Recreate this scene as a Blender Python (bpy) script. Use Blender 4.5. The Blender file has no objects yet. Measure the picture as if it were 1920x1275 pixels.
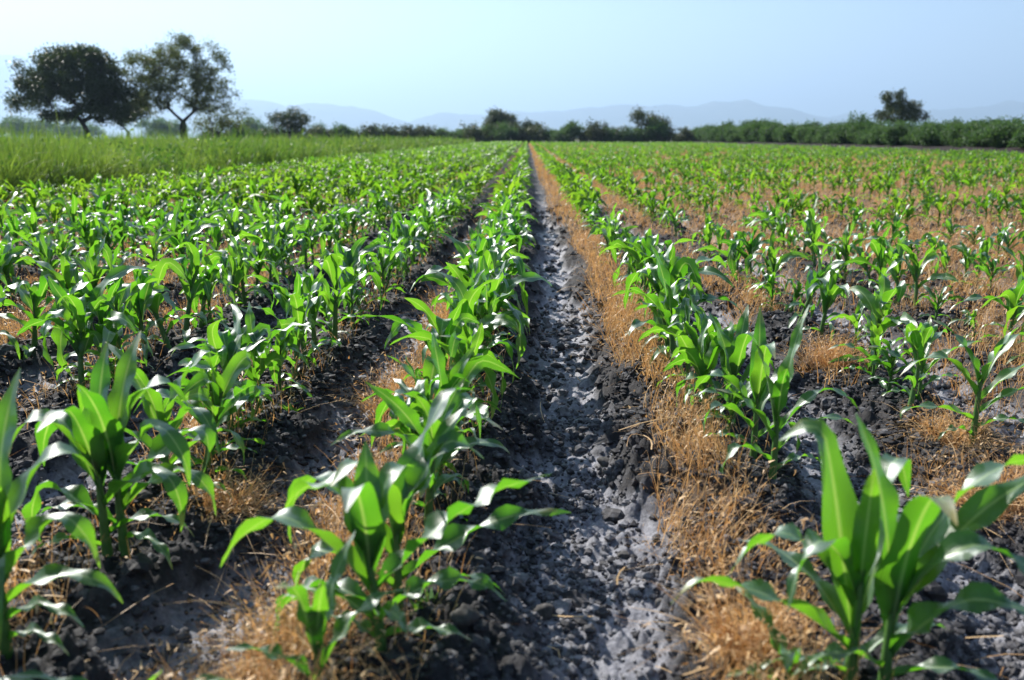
import bpy, math
import numpy as np
from mathutils import Vector, Matrix

R = math.radians
scene = bpy.context.scene
COL = scene.collection
PI = math.pi

# ------------------------------------------------------------------ camera
F_PX, W_PX, H_PX = 1600.0, 1920.0, 1275.0
HORIZON, VPX = 258.0, 988.0
PITCH = math.atan((H_PX / 2 - HORIZON) / F_PX)
YAW = math.atan((VPX - W_PX / 2) / F_PX * math.cos(PITCH))
CAM_H = 1.0
cam_d = bpy.data.cameras.new("camera")
cam = bpy.data.objects.new("camera", cam_d)
COL.objects.link(cam)
cam.location = (0, 0, CAM_H)
cam.rotation_euler = (PI / 2 - PITCH, 0, YAW)
cam_d.sensor_width = 36
cam_d.lens = 36 * F_PX / W_PX
cam_d.clip_start = 0.05
cam_d.clip_end = 60000
cam_d.dof.use_dof = True
cam_d.dof.focus_distance = 3.7
cam_d.dof.aperture_fstop = cam_d.lens / 1000 / 0.0115
scene.camera = cam
CR = np.array(cam.rotation_euler.to_matrix())
CP = np.array([0, 0, CAM_H])


def at(px, py, z=0.0):
    """the point of the plane at height z that the photo shows at px, py"""
    d = CR @ np.array([(px - W_PX / 2) / F_PX, (H_PX / 2 - py) / F_PX, -1.0])
    t = (z - CAM_H) / d[2]
    return CP + d * t


def at_dist(px, py, y):
    """the point at forward distance y that the photo shows at px, py"""
    d = CR @ np.array([(px - W_PX / 2) / F_PX, (H_PX / 2 - py) / F_PX, -1.0])
    return CP + d * (y / d[1])


def proj(P):
    q = (np.asarray(P) - CP) @ CR
    w = -q[..., 2]
    w = np.where(w < 1e-3, 1e-3, w)
    return np.stack([q[..., 0] / w * F_PX + W_PX / 2, H_PX / 2 - q[..., 1] / w * F_PX], -1), -q[..., 2]


# ------------------------------------------------------------------ noise
def _hash(ix, iy, seed):
    h = (ix.astype(np.int64) * 374761393 + iy.astype(np.int64) * 668265263 + seed * 982451653) & 0xFFFFFFFF
    h = ((h ^ (h >> 13)) * 1274126177) & 0xFFFFFFFF
    h = h ^ (h >> 16)
    return (h & 0xFFFF) / 65535.0


def vnoise(x, y, seed=0):
    x = np.asarray(x, float); y = np.asarray(y, float)
    ix = np.floor(x); iy = np.floor(y)
    fx = x - ix; fy = y - iy
    fx = fx * fx * (3 - 2 * fx); fy = fy * fy * (3 - 2 * fy)
    a = _hash(ix, iy, seed); b = _hash(ix + 1, iy, seed)
    c = _hash(ix, iy + 1, seed); d = _hash(ix + 1, iy + 1, seed)
    return (a * (1 - fx) + b * fx) * (1 - fy) + (c * (1 - fx) + d * fx) * fy


def fbm(x, y, seed=0, octs=4):
    t = 0; a = 0.5; s = 1.0
    for i in range(octs):
        t = t + a * vnoise(x * s + 17.3 * i, y * s - 9.1 * i, seed + i)
        a *= 0.5; s *= 2.03
    return t / (1 - 0.5 ** octs)


def worley(x, y, seed=0):
    """distance to the nearest scattered point, cell size 1"""
    ix = np.floor(x); iy = np.floor(y)
    best = np.full(np.shape(x), 9.0)
    for dx in (-1, 0, 1):
        for dy in (-1, 0, 1):
            cx = ix + dx; cy = iy + dy
            px = cx + _hash(cx, cy, seed); py = cy + _hash(cx, cy, seed + 57)
            best = np.minimum(best, (x - px) ** 2 + (y - py) ** 2)
    return np.sqrt(best)


def sstep(a, b, x):
    t = np.clip((x - a) / (b - a), 0, 1)
    return t * t * (3 - 2 * t)


# ------------------------------------------------------------------ mesh building
def mesh_from(name, V, faces, uv=None, attrs=None, smooth=True, mats=None, midx=None):
    """faces: list of integer arrays (n,3) / (n,4); uv: (nverts,2)"""
    me = bpy.data.meshes.new(name)
    V = np.asarray(V, np.float32)
    faces = [np.asarray(f, np.int32) for f in faces if len(f)]
    loops = np.concatenate([f.ravel() for f in faces])
    sizes = np.concatenate([np.full(len(f), f.shape[1], np.int32) for f in faces])
    starts = np.concatenate([[0], np.cumsum(sizes)[:-1]]).astype(np.int32)
    me.vertices.add(len(V)); me.vertices.foreach_set("co", V.ravel())
    me.loops.add(len(loops)); me.loops.foreach_set("vertex_index", loops)
    me.polygons.add(len(sizes)); me.polygons.foreach_set("loop_start", starts)
    me.polygons.foreach_set("use_smooth", np.full(len(sizes), bool(smooth)))
    if uv is not None:
        l = me.uv_layers.new(name="UVMap")
        l.data.foreach_set("uv", np.asarray(uv, np.float32)[loops].ravel())
    for k, a in (attrs or {}).items():
        at_ = me.attributes.new(k, 'FLOAT', 'POINT')
        at_.data.foreach_set("value", np.asarray(a, np.float32))
    for m in (mats or []):
        me.materials.append(m)
    if midx is not None:
        me.polygons.foreach_set("material_index", np.asarray(midx, np.int32))
    me.update(calc_edges=True)
    me.validate()
    return me


class MB:
    """collects pieces of geometry into one mesh"""
    def __init__(s):
        s.V, s.F3, s.F4, s.UV, s.A, s.n = [], [], [], [], [], 0

    def add(s, V, F, uv=None, a=0.0):
        V = np.asarray(V, np.float32); F = np.asarray(F, np.int32)
        s.V.append(V)
        (s.F4 if F.shape[1] == 4 else s.F3).append(F + s.n)
        s.UV.append(np.zeros((len(V), 2), np.float32) if uv is None else np.asarray(uv, np.float32))
        s.A.append(np.full(len(V), a, np.float32) if np.isscalar(a) else np.asarray(a, np.float32))
        s.n += len(V)

    def mesh(s, name, mat, smooth=True):
        f = []
        if s.F3: f.append(np.concatenate(s.F3))
        if s.F4: f.append(np.concatenate(s.F4))
        return mesh_from(name, np.concatenate(s.V), f, np.concatenate(s.UV),
                         {"pv": np.concatenate(s.A)}, smooth, [mat])


def obj(name, me, parent=None, loc=None):
    o = bpy.data.objects.new(name, me)
    COL.objects.link(o)
    if parent is not None: o.parent = parent
    if loc is not None: o.location = loc
    return o


def tag(o, label=None, cat=None, group=None, kind=None):
    if label: o["label"] = label
    if cat: o["category"] = cat
    if group: o["group"] = group
    if kind: o["kind"] = kind
    return o


def tube(path, rad, sides=6, cap=True):
    path = np.asarray(path, float); n = len(path)
    rad = np.broadcast_to(np.asarray(rad, float), (n,))
    t = np.gradient(path, axis=0)
    t /= np.linalg.norm(t, axis=1)[:, None] + 1e-9
    ref = np.array([0.31, 0.95, 0.05]) if abs(t[0][2]) > 0.6 else np.array([0, 0, 1.0])
    b = np.cross(t, ref); b /= np.linalg.norm(b, axis=1)[:, None] + 1e-9
    c = np.cross(t, b)
    ang = np.arange(sides) * 2 * PI / sides
    V = (path[:, None] + rad[:, None, None] * (b[:, None] * np.cos(ang)[None, :, None] + c[:, None] * np.sin(ang)[None, :, None])).reshape(-1, 3)
    i = np.arange(n - 1)[:, None] * sides; j = np.arange(sides)[None]; k = (j + 1) % sides
    F = np.stack([i + j, i + k, i + sides + k, i + sides + j], -1).reshape(-1, 4)
    return V, F


def ico(sub):
    import bmesh
    bm = bmesh.new()
    bmesh.ops.create_icosphere(bm, subdivisions=sub, radius=1.0)
    V = np.array([v.co[:] for v in bm.verts]); F = np.array([[v.index for v in f.verts] for f in bm.faces])
    bm.free()
    return V, F


# ------------------------------------------------------------------ materials
def new_mat(name):
    m = bpy.data.materials.new(name); m.use_nodes = True
    nt = m.node_tree; nt.nodes.clear()
    out = nt.nodes.new("ShaderNodeOutputMaterial")
    def N(t, **kw):
        n = nt.nodes.new(t)
        for k, v in kw.items():
            if k in n.inputs.keys() and not hasattr(n, k): n.inputs[k].default_value = v
            else: setattr(n, k, v)
        return n
    def L(a, b): nt.links.new(a, b)
    return m, N, L, out


def ramp(N, L, src, stops):
    r = N("ShaderNodeValToRGB")
    e = r.color_ramp.elements
    while len(e) < len(stops): e.new(0.5)
    for i, (p, c) in enumerate(stops):
        e[i].position = p
        e[i].color = (*c, 1) if not np.isscalar(c) else (c, c, c, 1)
    L(src, r.inputs[0])
    return r


def math_n(N, L, op, a, b=None, clamp=False):
    n = N("ShaderNodeMath", operation=op); n.use_clamp = clamp
    for i, v in enumerate((a, b)):
        if v is None: continue
        if hasattr(v, "links"): L(v, n.inputs[i])
        else: n.inputs[i].default_value = v
    return n.outputs[0]


def leaf_material(name, dark, light, trans_dark, trans_light, tfac, rough, spec, veins=True, noise_scale=9.0, gloss=0.0):
    m, N, L, out = new_mat(name)
    at_ = N("ShaderNodeAttribute", attribute_name="pv")
    oi = N("ShaderNodeObjectInfo")
    geo = N("ShaderNodeNewGeometry")
    nz = N("ShaderNodeTexNoise"); nz.inputs["Scale"].default_value = noise_scale; nz.inputs["Detail"].default_value = 4
    L(geo.outputs["Position"], nz.inputs["Vector"])
    v = math_n(N, L, 'ADD', at_.outputs["Fac"], oi.outputs["Random"])
    v = math_n(N, L, 'FRACT', v)
    v = math_n(N, L, 'MULTIPLY', v, 0.55)
    v2 = math_n(N, L, 'MULTIPLY', nz.outputs["Fac"], 0.6)
    v = math_n(N, L, 'ADD', v, v2, True)
    c1 = ramp(N, L, v, [(0.12, dark), (0.88, light)]).outputs[0]
    c2 = ramp(N, L, v, [(0.12, trans_dark), (0.88, trans_light)]).outputs[0]
    p = N("ShaderNodeBsdfPrincipled")
    p.inputs["Roughness"].default_value = rough
    p.inputs["Specular IOR Level"].default_value = spec
    tr = N("ShaderNodeBsdfTranslucent")
    if veins:
        uvn = N("ShaderNodeUVMap")
        sep = N("ShaderNodeSeparateXYZ"); L(uvn.outputs[0], sep.inputs[0])
        u = sep.outputs[0]
        cu = math_n(N, L, 'SUBTRACT', u, 0.5); cu = math_n(N, L, 'ABSOLUTE', cu)
        mid = N("ShaderNodeMapRange"); mid.inputs[1].default_value = 0.015; mid.inputs[2].default_value = 0.075
        mid.inputs[3].default_value = 1; mid.inputs[4].default_value = 0
        L(cu, mid.inputs[0])
        st = math_n(N, L, 'MULTIPLY', u, 2 * PI * 15)
        st = math_n(N, L, 'SINE', st)
        stv = N("ShaderNodeMapRange"); stv.inputs[1].default_value = -1; stv.inputs[2].default_value = 1
        stv.inputs[3].default_value = 0.68; stv.inputs[4].default_value = 1.10
        L(st, stv.inputs[0])
        mm = N("ShaderNodeMix", data_type='RGBA', blend_type='MULTIPLY'); mm.inputs[0].default_value = 1.0
        L(c2, mm.inputs[6]); L(stv.outputs[0], mm.inputs[7]); c2 = mm.outputs[2]
        m1 = N("ShaderNodeMix", data_type='RGBA'); m1.inputs[7].default_value = (0.28, 0.42, 0.16, 1)
        mf = math_n(N, L, 'MULTIPLY', mid.outputs[0], 0.85)
        L(mf, m1.inputs[0]); L(c1, m1.inputs[6]); c1 = m1.outputs[2]
        m2 = N("ShaderNodeMix", data_type='RGBA'); m2.inputs[7].default_value = (0.42, 0.62, 0.10, 1)
        mf2 = math_n(N, L, 'MULTIPLY', mid.outputs[0], 0.75)
        L(mf2, m2.inputs[0]); L(c2, m2.inputs[6]); c2 = m2.outputs[2]
        bp = N("ShaderNodeBump"); bp.inputs["Strength"].default_value = 0.25; bp.inputs["Distance"].default_value = 0.002
        L(st, bp.inputs["Height"]); L(bp.outputs[0], p.inputs["Normal"])
        # the tip of some leaves is dry and yellow
        tipm = N("ShaderNodeMapRange"); tipm.inputs[1].default_value = 0.80; tipm.inputs[2].default_value = 1.0
        L(sep.outputs[1], tipm.inputs[0])
        tf = math_n(N, L, 'MULTIPLY', tipm.outputs[0], math_n(N, L, 'GREATER_THAN', nz.outputs["Fac"], 0.5))
        m3 = N("ShaderNodeMix", data_type='RGBA'); m3.inputs[7].default_value = (0.45, 0.33, 0.10, 1)
        L(tf, m3.inputs[0]); L(c1, m3.inputs[6]); c1 = m3.outputs[2]
        # dust and streaks change the sheen along the blade
        nz2 = N("ShaderNodeTexNoise"); nz2.inputs["Scale"].default_value = 30; nz2.inputs["Detail"].default_value = 3
        L(geo.outputs["Position"], nz2.inputs["Vector"])
        rr = N("ShaderNodeMapRange"); rr.inputs[3].default_value = rough - 0.07; rr.inputs[4].default_value = rough + 0.12
        L(nz2.outputs["Fac"], rr.inputs[0]); L(rr.outputs[0], p.inputs["Roughness"])
    L(c1, p.inputs["Base Color"]); L(c2, tr.inputs["Color"])
    mx = N("ShaderNodeMixShader"); mx.inputs[0].default_value = tfac
    L(p.outputs[0], mx.inputs[1]); L(tr.outputs[0], mx.inputs[2])
    gl = N("ShaderNodeBsdfGlossy"); gl.inputs["Roughness"].default_value = rough + .06
    gl.inputs["Color"].default_value = (.95, 1, 1, 1)
    fr = N("ShaderNodeFresnel"); fr.inputs["IOR"].default_value = 1.42
    g = math_n(N, L, 'MULTIPLY', fr.outputs[0], gloss)
    my = N("ShaderNodeMixShader"); L(g, my.inputs[0]); L(mx.outputs[0], my.inputs[1]); L(gl.outputs[0], my.inputs[2])
    L(my.outputs[0], out.inputs["Surface"])
    return m


def plain_material(name, stops, scale=12.0, rough=0.85, bump=0.3, spec=0.3, bdist=0.01, use_pv=True):
    m, N, L, out = new_mat(name)
    geo = N("ShaderNodeNewGeometry")
    nz = N("ShaderNodeTexNoise"); nz.inputs["Scale"].default_value = scale; nz.inputs["Detail"].default_value = 6
    L(geo.outputs["Position"], nz.inputs["Vector"])
    f = nz.outputs["Fac"]
    if use_pv:
        at_ = N("ShaderNodeAttribute", attribute_name="pv")
        f = math_n(N, L, 'ADD', math_n(N, L, 'MULTIPLY', f, 0.6), math_n(N, L, 'MULTIPLY', at_.outputs["Fac"], 0.5), True)
    c = ramp(N, L, f, stops)
    p = N("ShaderNodeBsdfPrincipled"); p.inputs["Roughness"].default_value = rough
    p.inputs["Specular IOR Level"].default_value = spec
    L(c.outputs[0], p.inputs["Base Color"])
    if bump:
        b = N("ShaderNodeBump"); b.inputs["Strength"].default_value = bump; b.inputs["Distance"].default_value = bdist
        L(nz.outputs["Fac"], b.inputs["Height"]); L(b.outputs[0], p.inputs["Normal"])
    L(p.outputs[0], out.inputs["Surface"])
    return m


M_LEAF = leaf_material("maize_leaf", (0.014, 0.066, 0.018), (0.036, 0.115, 0.030),
                       (0.085, 0.38, 0.012), (0.25, 0.58, 0.022), 0.48, 0.40, 0.8, gloss=0.10)
M_CROP = leaf_material("maize_leaf_far", (0.014, 0.070, 0.012), (0.040, 0.125, 0.018),
                       (0.095, 0.35, 0.010), (0.32, 0.55, 0.026), 0.48, 0.46, 0.5, veins=False, gloss=0.0)
M_STALK = plain_material("maize_stalk", [(0.2, (0.045, 0.12, 0.022)), (0.8, (0.12, 0.22, 0.06))], 30, 0.5, 0.1, 0.4)
M_GRASS = leaf_material("tall_grass_blade", (0.022, 0.075, 0.018), (0.075, 0.13, 0.026),
                        (0.05, 0.20, 0.015), (0.30, 0.43, 0.05), 0.38, 0.55, 0.35, veins=False, noise_scale=0.5)
M_TREE = leaf_material("tree_leaf", (0.020, 0.034, 0.010), (0.05, 0.062, 0.018),
                       (0.035, 0.07, 0.008), (0.09, 0.13, 0.018), 0.22, 0.5, 0.3, veins=False, noise_scale=0.6)
M_TREE2 = leaf_material("open_tree_leaf", (0.026, 0.040, 0.012), (0.06, 0.070, 0.022),
                        (0.08, 0.13, 0.016), (0.18, 0.22, 0.045), 0.34, 0.6, 0.3, veins=False, noise_scale=0.5)
M_BUSH = leaf_material("hedge_leaf", (0.016, 0.046, 0.018), (0.065, 0.115, 0.045),
                       (0.05, 0.15, 0.018), (0.15, 0.27, 0.045), 0.30, 0.62, 0.25, veins=False, noise_scale=0.4)
M_SCRUB = leaf_material("scrub_leaf", (0.022, 0.036, 0.012), (0.060, 0.070, 0.022),
                        (0.05, 0.09, 0.012), (0.12, 0.15, 0.03), 0.24, 0.5, 0.3, veins=False, noise_scale=0.25)
M_BARK = plain_material("bark", [(0.3, (0.025, 0.02, 0.016)), (0.8, (0.075, 0.06, 0.048))], 6, 0.9, 0.6)
M_STRAW = leaf_material("dry_straw", (0.29, 0.13, 0.045), (0.80, 0.56, 0.30),
                        (0.45, 0.18, 0.04), (0.76, 0.44, 0.16), 0.36, 0.5, 0.4, veins=False, noise_scale=14)
M_CLOD = plain_material("soil_clod", [(0.25, (0.016, 0.015, 0.017)), (0.55, (0.040, 0.038, 0.042)), (0.95, (0.27, 0.265, 0.285))], 60, 0.8, 0.6, 0.35, 0.004)
M_STONE = plain_material("stone", [(0.3, (0.035, 0.032, 0.031)), (0.75, (0.13, 0.122, 0.118))], 60, 0.9, 0.9, 0.3, 0.003)
M_WEED = leaf_material("weed_leaf", (0.035, 0.11, 0.02), (0.07, 0.17, 0.03), (0.16, 0.42, 0.02), (0.30, 0.55, 0.04), 0.42, 0.45, 0.4, veins=False)

# ------------------------------------------------------------------ the rows
rs = np.random.RandomState(11)
KMIN, KMAX = -14, 48
ROW0 = {-1: -1.03, 0: -0.30, 1: 0.615, 2: 1.43}
for k in range(3, KMAX + 1): ROW0[k] = ROW0[k - 1] + 0.80 + rs.uniform(-.05, .05)
for k in range(-2, KMIN - 1, -1): ROW0[k] = ROW0[k + 1] - 0.78 + rs.uniform(-.04, .04)
ROWX = np.array([ROW0[k] for k in range(KMIN, KMAX + 1)])
FIELD_L, FIELD_R, FIELD_END = -8.5, 26.6, 143.0


def drift(y):
    return 0.115 * (1 - np.exp(-np.maximum(np.asarray(y, float) - 1.5, 0) / 2.6)) + 0.012 * np.sin(np.asarray(y) * 0.9)


def row_x(k, y):
    return ROW0[k] + drift(y)


def row_phase(x, y):
    """index of the row on the left, and the fraction of the way to the next row"""
    xx = np.asarray(x) - drift(y)
    i = np.clip(np.searchsorted(ROWX, xx) - 1, 0, len(ROWX) - 2)
    t = (xx - ROWX[i]) / (ROWX[i + 1] - ROWX[i])
    return i + KMIN, np.clip(t, 0, 1)


def furrow(x, y):
    k, t = row_phase(x, y)
    wob = (fbm(x * 2.2, y * 2.2, 5, 3) - 0.5) * 0.42
    wob2 = (fbm(x * 5.5, y * 5.5, 6, 3) - 0.5) * 0.30
    f = sstep(0.32 - .09 * sstep(4, 12, np.asarray(y, float)), 0.07, np.abs(t - 0.46 + wob * 0.6) + wob2)
    inside = sstep(FIELD_L - 0.4, FIELD_L + .1, x) * sstep(FIELD_R + .4, FIELD_R, x) * sstep(FIELD_END + 2, FIELD_END, y)
    f = f * (1 - .7 * sstep(8, 20, np.asarray(y, float)))
    return f * inside, inside


def ground_z(x, y):
    f, inside = furrow(x, y)
    z = -0.115 * f * np.where(inside > 0, 1, 0)
    r = np.hypot(x, y)
    near = sstep(26, 8, r)
    rough = (1 - 0.62 * f)
    z = z + near * rough * (0.055 * (fbm(x * 6, y * 6, 21, 3) - 0.5) + 0.030 * (vnoise(x * 22, y * 22, 31) - 0.5))
    x = np.asarray(x, float); y = np.asarray(y, float)
    wx = x + .012 * (vnoise(x * 30, y * 30, 71) - .5); wy = y + .012 * (vnoise(x * 30, y * 30, 72) - .5)
    w1 = worley(wx * 17, wy * 17, 33); w2 = worley(wx * 38, wy * 38, 34)
    n2 = vnoise(x * 95, y * 95, 35)
    patch = sstep(.30, .62, fbm(x * 2.6, y * 2.6, 36, 3))
    lum = (0.45 + 0.62 * rough) * (0.40 + 0.70 * patch)
    z = z + near * lum * (0.046 * (0.55 - np.minimum(w1, 1)) + 0.024 * (0.5 - np.minimum(w2, 1)) + 0.010 * (n2 - 0.5))
    z = z + 0.022 * near * f * (fbm(x * 8, y * 12, 41, 2) - 0.5)
    return z - 0.03 * (1 - inside) * near


def build_ground():
    a0 = np.radians(np.arange(-52, 52.01, 0.14))
    a1 = np.radians(np.arange(52, 308, 6.0))[1:]
    ang = np.concatenate([a0, a1])
    r = [0.35]
    while r[-1] < 26000:
        q = 1.05 if r[-1] < 1.2 else 1.0062 if r[-1] < 12 else 1.013 if r[-1] < 45 else 1.06
        r.append(r[-1] * q)
    r = np.array(r)
    A, Rr = np.meshgrid(ang, r)
    x = Rr * np.sin(A); y = Rr * np.cos(A)
    z = ground_z(x, y)
    f, ins = furrow(x, y)
    nr, na = x.shape
    V = np.stack([x, y, z], -1).reshape(-1, 3)
    V = np.concatenate([V, [[0, 0, -0.05]]])
    i = np.arange(nr - 1)[:, None] * na; j = np.arange(na)[None]; jn = (j + 1) % na
    F = np.stack([i + j, i + na + j, i + na + jn, i + jn], -1).reshape(-1, 4)
    c = len(V) - 1
    T = np.stack([np.full(na, c), np.arange(na), (np.arange(na) + 1) % na], -1)
    fa = np.append(f.ravel(), 0); ia = np.append(ins.ravel(), 0)
    st = np.append(straw_density(x.ravel(), y.ravel()), 0)
    m, N, L, out = new_mat("soil")
    geo = N("ShaderNodeNewGeometry")
    fat = N("ShaderNodeAttribute", attribute_name="furrow")
    iat = N("ShaderNodeAttribute", attribute_name="field")
    sat = N("ShaderNodeAttribute", attribute_name="straw")
    def noise(sc, det=6, rough=0.6):
        n = N("ShaderNodeTexNoise"); n.inputs["Scale"].default_value = sc; n.inputs["Detail"].default_value = det
        n.inputs["Roughness"].default_value = rough
        L(geo.outputs["Position"], n.inputs["Vector"]); return n.outputs["Fac"]
    n1 = noise(55, 9, 0.8); n2 = noise(5, 5)
    soil = ramp(N, L, n1, [(0.3, (0.010, 0.009, 0.010)), (0.55, (0.026, 0.024, 0.026)), (0.8, (0.080, 0.075, 0.077))]).outputs[0]
    crust = ramp(N, L, n1, [(0.28, (0.06, 0.06, 0.072)), (0.5, (0.21, 0.21, 0.24)), (0.75, (0.46, 0.46, 0.50))]).outputs[0]
    cf = math_n(N, L, 'ADD', fat.outputs["Fac"], math_n(N, L, 'MULTIPLY', math_n(N, L, 'SUBTRACT', n2, 0.5), 1.6))
    n5 = noise(11, 5)
    cf = math_n(N, L, 'ADD', cf, math_n(N, L, 'MULTIPLY', math_n(N, L, 'SUBTRACT', n5, 0.5), 2.0))
    mr = N("ShaderNodeMapRange"); mr.inputs[1].default_value = 0.20; mr.inputs[2].default_value = 0.80; L(cf, mr.inputs[0])
    cf = math_n(N, L, 'MULTIPLY', mr.outputs[0], fat.outputs["Fac"], True)
    m1 = N("ShaderNodeMix", data_type='RGBA'); L(cf, m1.inputs[0]); L(soil, m1.inputs[6]); L(crust, m1.inputs[7])
    # litter of dead weeds on the soil
    n3 = noise(70, 6, 0.75)
    lit = ramp(N, L, n3, [(0.35, (0.07, 0.04, 0.02)), (0.7, (0.27, 0.16, 0.075))]).outputs[0]
    sf = math_n(N, L, 'SUBTRACT', math_n(N, L, 'ADD', math_n(N, L, 'MULTIPLY', sat.outputs["Fac"], 0.55), n3), 0.80)
    sf = math_n(N, L, 'MULTIPLY', sf, 2.2, True)
    sf = math_n(N, L, 'MULTIPLY', sf, math_n(N, L, 'MULTIPLY', sat.outputs["Fac"], 1.4, True), True)
    m2 = N("ShaderNodeMix", data_type='RGBA'); L(sf, m2.inputs[0]); L(m1.outputs[2], m2.inputs[6]); L(lit, m2.inputs[7])
    # the country beyond the field
    n4 = noise(0.02, 5)
    far = ramp(N, L, n4, [(0.35, (0.05, 0.075, 0.025)), (0.65, (0.12, 0.11, 0.05))]).outputs[0]
    m3 = N("ShaderNodeMix", data_type='RGBA'); L(iat.outputs["Fac"], m3.inputs[0]); L(far, m3.inputs[6]); L(m2.outputs[2], m3.inputs[7])
    p = N("ShaderNodeBsdfPrincipled")
    L(m3.outputs[2], p.inputs["Base Color"])
    ro = N("ShaderNodeMapRange"); ro.inputs[3].default_value = 0.85; ro.inputs[4].default_value = 0.55; L(cf, ro.inputs[0])
    L(ro.outputs[0], p.inputs["Roughness"]); p.inputs["Specular IOR Level"].default_value = 0.4
    nb = noise(110, 6, 0.7)
    hb = math_n(N, L, 'ADD', nb, math_n(N, L, 'MULTIPLY', n1, 1.5))
    b = N("ShaderNodeBump"); b.inputs["Strength"].default_value = 0.7; b.inputs["Distance"].default_value = 0.006
    L(hb, b.inputs["Height"]); L(b.outputs[0], p.inputs["Normal"])
    L(p.outputs[0], out.inputs["Surface"])
    me = mesh_from("ground", V, [F, T], None, {"furrow": fa, "field": ia, "straw": st}, True, [m])
    tag(obj("ground", me), kind="structure")


# ------------------------------------------------------------------ where the dead weeds stand
def straw_density(x, y):
    """0..1, thick just left of each row and patchy"""
    k, t = row_phase(x, y)
    kr = k + 1                                   # the row on the right of this strip
    w = np.array([ROW0.get(q + 1, 0) - ROW0[q] if q + 1 in ROW0 else .8 for q in range(KMIN, KMAX + 1)])
    off = (1 - t) * w[np.clip(k - KMIN, 0, len(w) - 1)]     # metres left of that row
    offr = t * w[np.clip(k - KMIN, 0, len(w) - 1)]          # metres right of the row on the left
    wide = np.where(kr >= 3, 0.46, np.where(kr == 1, 0.27, np.where(kr == 2, 0.34, np.where(kr == 0, 0.36, 0.32))))
    far = sstep(4, 14, y)
    wide = wide + np.where(kr == 1, .17, .10) * far + 0.22 * (fbm(x * 2.1 + 3, y * 1.5, 79, 3) - 0.5)
    band = sstep(wide, wide - 0.09, off) * np.where(kr >= 2, 1, sstep(-0.02, 0.05, off))
    right = sstep(0.16, 0.04, offr) * 0.5
    wide = wide * np.where(kr == 1, .28 + .72 * sstep(1.9, 3.5, y), 1.0)
    n = fbm(x * 1.3, y * 0.7, 77, 3)
    n2 = fbm(x * 4.5, y * 3.2, 78, 2)
    base = np.where(kr == 1, 0.95, np.where(kr == 2, 0.54 + .20 * far, np.where(kr >= 3, 0.58 + .24 * far, np.where(kr == 0, 0.62 + .3 * sstep(3, 5, y), np.where(kr == -1, 0.42, 0.56)))))
    base = base + np.where(kr == 0, 0.36, 0.14) * far
    dens = sstep(1.02 - base, 1.32 - base, n * 0.75 + n2 * 0.45)
    dens = np.where(kr == 1, np.maximum(dens, 0.55 * sstep(2.3, 3.3, y)), dens)
    ins = (x > FIELD_L) & (x < FIELD_R) & (y < FIELD_END) & (y > 0.6)
    return np.clip((band + right * np.where(kr >= 3, 1, 0.3)) * dens, 0, 1) * ins


build_ground()


def ribbons(P0, direc, length, width, bend, nseg, rng, taper=True, flat_az=None):
    """many thin bent blades at once -> V, F, uv"""
    n = len(P0)
    s = np.linspace(0, 1, nseg + 1)
    d = direc / np.linalg.norm(direc, axis=1)[:, None]
    baz = rng.uniform(0, 2 * PI, n)
    bd = np.stack([np.cos(baz), np.sin(baz), np.zeros(n)], -1) * bend[:, None]
    C = P0[:, None] + d[:, None] * (length[:, None] * s)[..., None] + bd[:, None] * ((s ** 2)[None, :, None]) * length[:, None, None]
    C[..., 2] -= (np.abs(bend)[:, None] * s ** 3 * 0.45) * length[:, None]
    a = rng.uniform(0, PI, n) if flat_az is None else flat_az
    sd = np.stack([np.cos(a), np.sin(a), rng.uniform(-.3, .3, n)], -1)
    w = width[:, None] * ((1 - s * 0.85) if taper else np.ones_like(s))[None] * 0.5
    V = np.stack([C - sd[:, None] * w[..., None], C + sd[:, None] * w[..., None]], 2).reshape(-1, 3)
    m = 2 * (nseg + 1)
    b = (np.arange(n) * m)[:, None, None]
    i = (np.arange(nseg) * 2)[None, :, None]
    F = (b + i + np.array([0, 1, 3, 2])[None, None]).reshape(-1, 4)
    uv = np.zeros((len(V), 2))
    return V, F, uv, m


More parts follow.
